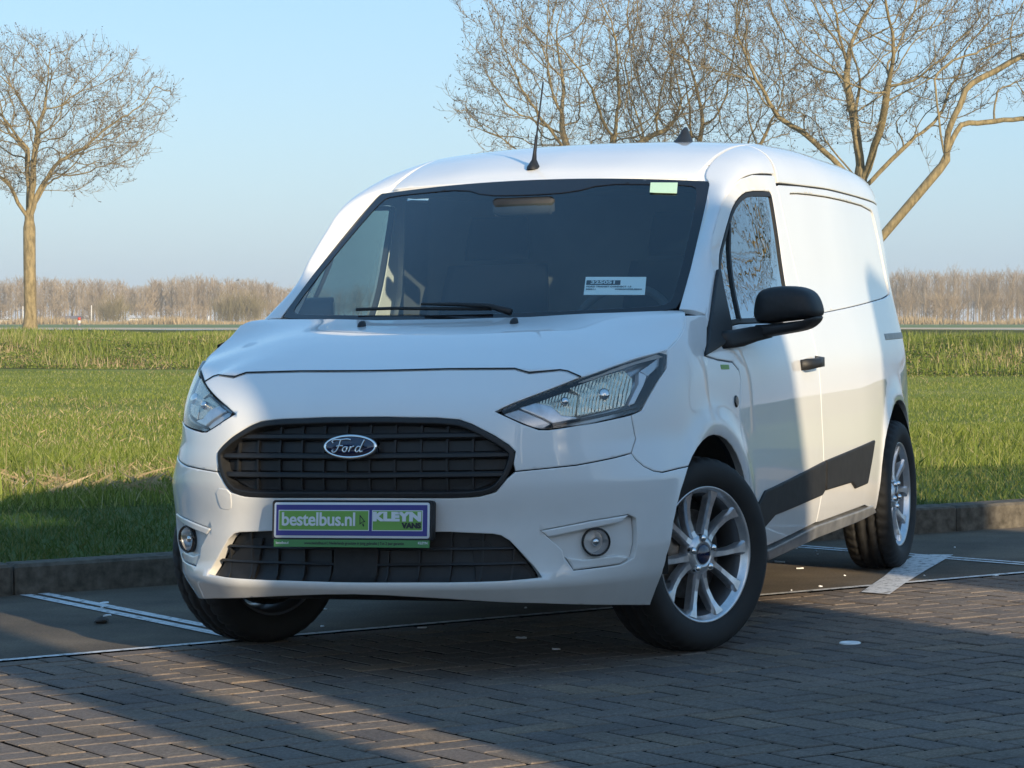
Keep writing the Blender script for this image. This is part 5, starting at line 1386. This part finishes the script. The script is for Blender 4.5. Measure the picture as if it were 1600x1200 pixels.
tree_thing('bare_tree', 'bare tree in the middle showing over the roof behind the fin antenna', 104., 7.0, ZB, dict(seed=14, height=13.0, crown_r=5.7, bole=4.4, girth=.22, fork=5, natt=1900, step=.30), 2.)
tree_thing('bare_tree', 'large bare tree with a thick forked trunk behind the rear corner of the van roof', 92., 11.5, ZB, dict(seed=21, height=14.0, crown_r=6.9, bole=5.2, girth=.27, fork=6, natt=3300, step=.29), 1.1)
tree_thing('bare_tree', 'leaning bare tree with a slanting limb at the right edge of the photo', 88., 9.2, ZB, dict(seed=33, height=12.4, crown_r=5.4, bole=5.4, girth=.145, fork=5, natt=1500, step=.29, lean=(-.28, .79)), 0.)
# roadside trees outside the frame, on the sunny side of the lot: their trunks throw the stripes on the bricks
p1 = np.array([8.66, 6.92]); q = p1 - C0
tree_thing('bare_tree', 'roadside bare tree behind the viewer that throws the long stripe of shade', q @ A2, q @ R2, -.0, dict(seed=41, height=12., crown_r=3.2, bole=6.6, girth=.20, fork=4, natt=450), .3)
p1 = np.array([math.cos(SUN_AZ), math.sin(SUN_AZ)]) * 15.2 + np.array([-math.sin(SUN_AZ), math.cos(SUN_AZ)]) * -2.42; q = p1 - C0
tree_thing('bare_tree', 'second roadside bare tree behind the viewer, one bay farther along', q @ A2, q @ R2, -.0, dict(seed=43, height=12.5, crown_r=2.6, bole=8.2, girth=.17, fork=4, natt=300), 1.3)
tree_thing('bare_tree', 'verge tree out of frame on the right that mirrors in the side window', 40., 24.6, .1, dict(seed=47, height=12., crown_r=3.4, bole=3.6, girth=.26, fork=5, natt=1100), 1.3)
tree_thing('bare_tree', 'second verge tree out of frame on the right, farther off', 52., 44., .1, dict(seed=48, height=12., crown_r=4.4, bole=3.2, girth=.24, fork=5, natt=800), 2.3)
# --- far rows of poplars
def poplar_mesh(seed, h, spread, nb, mat, trunk=1., brush=False):
    rg = np.random.default_rng(seed); Q = []
    def rib(a, b, r0, r1):
        for ang in (0, math.pi / 2):
            s = np.array([math.cos(ang), math.sin(ang), 0]); Q.append([a - s * r0, a + s * r0, b + s * r1, b - s * r1])
    if trunk: rib(np.zeros(3), np.array([rg.normal(0, .15), rg.normal(0, .15), h * .5]), .16 * trunk, .12 * trunk); rib(np.array([0, 0, h * .5]), np.array([rg.normal(0, .3), rg.normal(0, .3), h]), .12 * trunk, .02)
    for i in range(nb):
        z = h * rg.uniform(.02 if brush else .28, .93); a = rg.uniform(0, 2 * math.pi); L = spread * rg.uniform(.5, 1.2) * (1.15 - .75 * z / h); up = rg.uniform(.7, 1.7)
        p0 = np.array([rg.normal(0, spread * .35 if brush else .1), rg.normal(0, spread * .35 if brush else .1), z]); p1 = p0 + np.array([math.cos(a), math.sin(a), up]) * L * .5; p2 = p1 + np.array([math.cos(a) * .7, math.sin(a) * .7, up * 1.2]) * L * .5
        rib(p0, p1, .04, .028); rib(p1, p2, .028, .012)
        for k in range(3):
            b = rg.uniform(0, 2 * math.pi); s = p1 + (p2 - p1) * rg.uniform(); rib(s, s + np.array([math.cos(b) * .8, math.sin(b) * .8, 1.2]) * L * .22, .02, .008)
    return quads('poplar', np.array(Q), mat)
pm = [poplar_mesh(60 + i, 13., 2.6, 95, 'poplar') for i in range(6)]
dm = [poplar_mesh(80 + i, 12., 3.6, 80, 'poplar', 1.7) for i in range(3)]
tm = [poplar_mesh(70 + i, 6., 2.6, 150, 'thicket', 0, True) for i in range(3)]
bm_ = [poplar_mesh(75 + i, 3.6, 2.8, 200, 'scrub', 0, True) for i in range(3)]
def plant(me, nm, lab, cat, group, d, l, sc, rz, z=.8):
    o = bpy.data.objects.new(nm, me); COL.objects.link(o); p = xy(d, l)
    o.matrix_world = Matrix.Translation((p[0], p[1], z)) @ Matrix.Rotation(rz, 4, 'Z') @ Matrix.Diagonal((sc[0], sc[0], sc[1], 1)); tag(o, lab, cat, group); return o
rp_ = random.Random(12)
def X(px, d): return (px - 800) / 4344.5 * d
D_ = 660.
def row(px0, px1, n, hf, d0, depth, meshes, nm, lab, cat, group, w=(.8, 1.2)):
    for i in range(n):
        px = px0 + (px1 - px0) * (i + rp_.uniform(.1, .9)) / n; d = d0 + rp_.uniform(0, depth)
        plant(rp_.choice(meshes), nm, lab, cat, group, d, X(px, d), (rp_.uniform(*w), hf(px) * rp_.uniform(.93, 1.05)), rp_.uniform(0, 6))
def hl_(px):
    if px < 60: return .80
    if px < 190: return .80
    if px < 235: return .68
    return .80 + .06 * math.exp(-((px - 300) / 40.) ** 2) - (.18 if px > 405 else 0) * min(1, (px - 405) / 50)
row(-45, 480, 120, hl_, 640, 50, pm, 'poplar', 'slender bare poplar in the far row left of the van', 'tree', 'poplars in the far row on the left')
row(1370, 1650, 55, lambda p: .92, 640, 40, pm, 'poplar', 'slender bare poplar in the far row right of the van', 'tree', 'poplars in the far row on the right')
row(1400, 1650, 13, lambda p: .98, 610, 20, dm, 'bare_tree', 'dark trunked bare tree in the far row right of the van', 'tree', 'dark trunked trees in the far row on the right', (.8, 1.1))
row(480, 1370, 60, lambda p: .8, 660, 30, pm, 'poplar', 'slender bare poplar of the far row hidden behind the van', 'tree', 'poplars of the far row behind the van') if False else None
row(-40, 460, 13, lambda p: .60, 560, 30, tm, 'thicket', 'pale brown leafless thicket under the far poplars left of the van', 'bush', 'thickets under the left poplars', (.7, 1.2))
row(1395, 1650, 8, lambda p: .9, 560, 30, tm, 'thicket', 'pale brown leafless thicket under the far trees right of the van', 'bush', 'thickets under the right trees', (.8, 1.3))
for px, s, lab in ((165, .8, 'low olive bush near the far shed on the left'), (182, 1.0, 'olive bush beside the low bush in the far thicket'), (350, .95, 'round olive bush at the right end of the far left thicket'), (368, 1.15, 'biggest olive bush close to the van mirror'), (395, 1.1, 'olive bush just left of the van mirror')):
    plant(rp_.choice(bm_), 'bush', lab, 'bush', 'olive bushes in the far thicket', 540, X(px, 540), (s, s), rp_.uniform(0, 6))
fw = []
for i in range(700):
    me_ = pm[i % 6]; k_ = len(me_.vertices); co = np.empty(k_ * 3); me_.vertices.foreach_get('co', co); co = co.reshape(-1, 4, 3)
    co = co[RNG.uniform(0, 1, len(co)) < .34]; a = RNG.uniform(0, 6.28); h_ = RNG.uniform(.62, .86); c, s = math.cos(a), math.sin(a)
    q = np.stack([co[..., 0] * c - co[..., 1] * s, co[..., 0] * s + co[..., 1] * c, co[..., 2] * h_], -1) * np.array([1.5, 1.5, 1]); p = xy(RNG.uniform(730, 780), RNG.uniform(-330, 330)); fw.append(q + np.array([p[0], p[1], .8]))
kind(link('far_wood', quads('far_wood', np.concatenate(fw), 'poplar')), 'stuff')
# far sheds, marker posts, flagpole-like lamp posts
def shed(d, l, w, dp, h, lab, roofc, wall='shed', nm='shed', door=True):
    p = xy(d, l); rotm = Matrix(((R2[0], A2[0], 0, p[0]), (R2[1], A2[1], 0, p[1]), (0, 0, 1, .8), (0, 0, 0, 1)))
    o = thing(nm, lab, 'shed', rotm)
    mk('wall', *boxv(0, 0, h * .35, w, dp, h * .7), wall, o, False)
    V = [(-w / 2 - .3, -dp / 2 - .3, h * .68), (w / 2 + .3, -dp / 2 - .3, h * .68), (w / 2 + .3, dp / 2 + .3, h * .68), (-w / 2 - .3, dp / 2 + .3, h * .68), (-w / 2 - .3, 0, h), (w / 2 + .3, 0, h)]
    mk('roof', V, [(0, 1, 5, 4), (2, 3, 4, 5), (0, 4, 3), (1, 2, 5), (3, 2, 1, 0)], roofc, o, False)
    for x in (-.3, 0., .3): mk('window', *boxv(x * w, -dp / 2 - .03, h * .38, w * .14, .08, h * .22), 'shed_dark', o, False)
shed(600, X(222, 600), 5.0, 4, 2.0, 'long white shed among the far bushes in the middle of the left treeline', 'shed')
shed(604, X(246, 604), 2.2, 3, 1.7, 'small white hut just right of the long far shed', 'shed', nm='hut')
shed(600, X(113, 600), 4.2, 4, 1.9, 'dark barn with a low roof at the far treeline on the left', 'shed_dark', 'shed_dark', 'barn')
shed(604, X(131, 604), 1.4, 3, 2.0, 'white gabled hut at the right end of the dark far barn', 'shed', nm='hut')
shed(600, X(2, 600), 3.0, 4, 1.7, 'white hut at the far left border below the poplars', 'shed', nm='hut')
def post(d, l, h, r, lab, nm, mats_=('shed',), z=.86):
    p = xy(d, l); o = thing(nm, lab, 'post', Matrix.Translation((p[0], p[1], z)))
    n = len(mats_)
    for i, mt in enumerate(mats_): V, F = tube([(0, 0, h * i / n), (0, 0, h * (i + 1) / n)], r, 8); mk('pole' if i == 0 else 'band', V, F, mt, o)
M['red'] = simple('red_paint', (.5, .06, .04), .5)
post(215, X(124, 215), .70, .12, 'small red and white marker post beyond the path on the left', 'marker_post', ('shed_dark', 'shed', 'red'))
post(520, X(143, 520), 3.6, .09, 'pale slanting lamp post at the far treeline', 'lamp_post')
post(520, X(36, 520), 3.4, .09, 'pale lamp post left of the lone tree at the far treeline', 'lamp_post')
post(520, X(326, 520), 1.6, .12, 'white post below the tallest far poplars', 'marker_post')
# a bird over the far poplars
p = xy(400, X(371, 400)); o = thing('bird', 'small dark bird flying above the far poplars left of the van', 'bird', Matrix.Translation((p[0], p[1], 1.11 + 400 * (505 - 438) / 4344.5)))
V, F = rings([[(a * .05 * w_ + 0, x, a2 * .05 * w_) for a, a2 in ((1, 0), (0, 1), (-1, 0), (0, -1))] for x, w_ in ((-.25, .1), (-.1, 1), (.1, 1.1), (.25, .7), (.34, .2))], True, True); mk('body', V, F, 'keys', o)
for sg in (1, -1): mk('wing', [(.08, .1, .03), (-.12, .1, .03), (sg * .5 - .1, .02, .28), (sg * .5 + .05, .12, .28), (sg * .9, 0, .20), (.08, .1, .05), (-.12, .1, .05)], [(0, 1, 2, 3), (3, 2, 4), (5, 6, 2, 3)], 'keys', o)
# --- small litter on the asphalt and bricks
def onlot(x, y, z=0.): return TILT @ Matrix.Translation((x, y, z))
def clod(x, y, r, lab, seed):
    rg = random.Random(seed); R_ = []
    for k in range(6):
        t = k / 5; rad = r * math.sin(math.pi * (.18 + .80 * t)); R_.append([(rad * 1.3 * rg.uniform(.8, 1.15) * math.cos(a), rad * rg.uniform(.8, 1.15) * math.sin(a), r * .95 * t) for a in np.linspace(0, 2 * math.pi, 11, endpoint=False)])
    V, F = rings(R_, True, True); tag(mk('clod', V, F, 'stone', None, False, onlot(x, y)), lab, 'clod')
clod(-.42, -1.65, .028, 'dark lump of dirt lying on the asphalt left of the front wheel', 2)
def disc(x, y, rx, ry, lab, nm, mt, cat, rot=0.):
    R_ = [[(rx * s * math.cos(a), ry * s * math.sin(a), h) for a in np.linspace(0, 2 * math.pi, 20, endpoint=False)] for s, h in ((1, .0), (1, .004), (.9, .006), (.85, .004), (.1, .0045))]
    V, F = rings(R_, False, True); tag(mk(nm, V, F, mt, None, True, onlot(x, y) @ Matrix.Rotation(rot, 4, 'Z')), lab, cat)
disc(-.24, 1.285, .036, .036, 'flat round white disc lying on the bricks right of the front wheel', 'flat_disc', 'paper', 'disc')
rl = random.Random(5)
def scrap(x, y, s, lab, grp=None):
    n = 9; ring = [(s * rl.uniform(.6, 1.3) * math.cos(a), s * rl.uniform(.35, .8) * math.sin(a), .0035 + rl.uniform(0, .003)) for a in np.linspace(0, 2 * math.pi, n, endpoint=False)]
    V = ring + [(p[0], p[1], .001) for p in ring]; F = [tuple(range(n))] + [(i, n + i, n + (i + 1) % n, (i + 1) % n) for i in range(n)]
    tag(mk('paper_scrap', V, F, 'paper', None, False, onlot(x, y) @ Matrix.Rotation(rl.uniform(0, 3), 4, 'Z')), lab, 'scrap', grp)
for x, y, s in ((-1.10, -2.0, .022), (-1.75, -1.85, .03), (-.65, -1.75, .02), (-1.0, -1.0, .03), (-3.25, .28, .028), (-2.95, .45, .02), (-3.1, 1.75, .022), (-2.72, 1.35, .02), (-3.9, 1.3, .02), (-2.6, 1.62, .02), (-.9, -1.4, .02), (-.45, -.35, .018), (-.2, .12, .02), (.1, .35, .016)):
    scrap(x, y, s, 'tiny white scrap lying on the asphalt near the van wheels', 'white scraps on the asphalt')
for _ in range(45):
    t, s = rl.uniform(-2, 7), rl.uniform(-2.1, -.1); p = kp(t, s); dq = (p - C0) @ A2; lq = (p - C0) @ R2
    if abs(lq) < .19 * dq: scrap(p[0], p[1], rl.uniform(.004, .010), 'tiny white scrap lying on the asphalt near the van wheels', 'white scraps on the asphalt')
# --- two parked high-roof vans outside the frame, between the sun and the white van
def lot_van(cx, cy, rz, L, W, H, lab):
    o = thing('box_truck', lab, 'truck', TILT @ Matrix.Translation((cx, cy, 0)) @ Matrix.Rotation(rz, 4, 'Z'))
    h = L / 2
    prof = [(-h, .45), (-h, 1.2), (-h, H - .05), (-h + .05, H), (h - 1.95, H), (h - 1.9, H - .05), (h - 1.88, 2.75), (h - .45, 2.65), (h - .05, 1.45), (h + .03, .45)]
    R_ = []
    for s, yy in ((.94, -W / 2), (1, -W / 2 + .10), (1, W / 2 - .10), (.94, W / 2)): R_.append([(x * (1 if s == 1 else .985), yy * (1 - .08 * max(0, z - 1.1) / (H - 1.1)), .35 + (z - .35) * (1 if s == 1 else .985)) for x, z in prof])
    V, F = rings(R_, True, True); mk('body', V, F, 'truck', o, False)
    mk('windscreen', [(h - .40, -W * .40, 2.52), (h - .07, -W * .43, 1.55), (h - .07, W * .43, 1.55), (h - .40, W * .40, 2.52)], [(0, 1, 2, 3)], 'gloss_black', o, False).location.x = .03
    for s in (1, -1):
        mk('side_window', *boxv(h - .95, s * (W / 2 - .05), 1.95, .8, .06, .6, .02), 'gloss_black', o)
        for x in (-h + 1.0, h - 1.0):
            V, F = lathe([(.001, -.1), (.2, -.1), (.33, -.1), (.35, -.07), (.35, .07), (.33, .1), (.2, .1), (.001, .1)], 28); w_ = mk('wheel', V, F, 'tyre', o); w_.location = (x, s * (W / 2 - .13), .35)
E2 = np.array([math.cos(SUN_AZ), math.sin(SUN_AZ)]); N2 = np.array([-math.sin(SUN_AZ), math.cos(SUN_AZ)])
c_ = E2 * 12.4 + N2 * .5; lot_van(c_[0], c_[1], SUN_AZ + math.radians(5), 7., 2.3, 3.90, 'grey box truck parked outside the frame towards the sun')
c_ = E2 * 12.0 + N2 * 3.6; lot_van(c_[0], c_[1], SUN_AZ + math.radians(1), 6.4, 1.95, 4.10, 'taller narrow grey box truck beside the other one outside the frame')
# --- added unseen brick block, put in to cut off the low sky glow
c_ = E2 * 62 + N2 * -4.; glow_block = thing('glow_block', 'added unseen brick block behind the viewer that screens off low sky glow', 'light blocker', Matrix.Translation((c_[0], c_[1], 0)) @ Matrix.Rotation(SUN_AZ, 4, 'Z'))
mk('wall', *boxv(0, 0, 2.1, 14, 95, 4.2), 'glow_block_wall', glow_block, False)
mk('roof', [(-7.4, -47.8, 4.2), (7.4, -47.8, 4.2), (7.4, 47.8, 4.2), (-7.4, 47.8, 4.2), (0, -47.8, 5.6), (0, 47.8, 5.6)], [(1, 2, 5, 4), (3, 0, 4, 5), (0, 1, 4), (2, 3, 5), (3, 2, 1, 0)], 'glow_block_roof', glow_block, False)
for i in range(-5, 6): mk('window', *boxv(-7.03, i * 8., 2.3, .12, 3.2, 1.6), 'gloss_black', glow_block, False)
# --- the evening air: one closed box of thin haze round the whole scene
hzm = bpy.data.materials.new('haze_air'); hzm.use_nodes = True; ht = hzm.node_tree
for n_ in [n_ for n_ in ht.nodes if n_.type == 'BSDF_PRINCIPLED']: ht.nodes.remove(n_)
pv = ht.nodes.new('ShaderNodeVolumePrincipled'); pv.inputs['Color'].default_value = (.86, .90, .95, 1); pv.inputs['Density'].default_value = HAZE; pv.inputs['Anisotropy'].default_value = .0
ht.links.new(pv.outputs[0], next(n_ for n_ in ht.nodes if n_.type == 'OUTPUT_MATERIAL').inputs['Volume'])
V, F = boxv(-1900, -200, 10, 6600, 12400, 23.2); hz_ = mk('haze', V, F, hzm, None, False, Matrix.Translation((0, 0, 0))); hz_['kind'] = 'stuff'
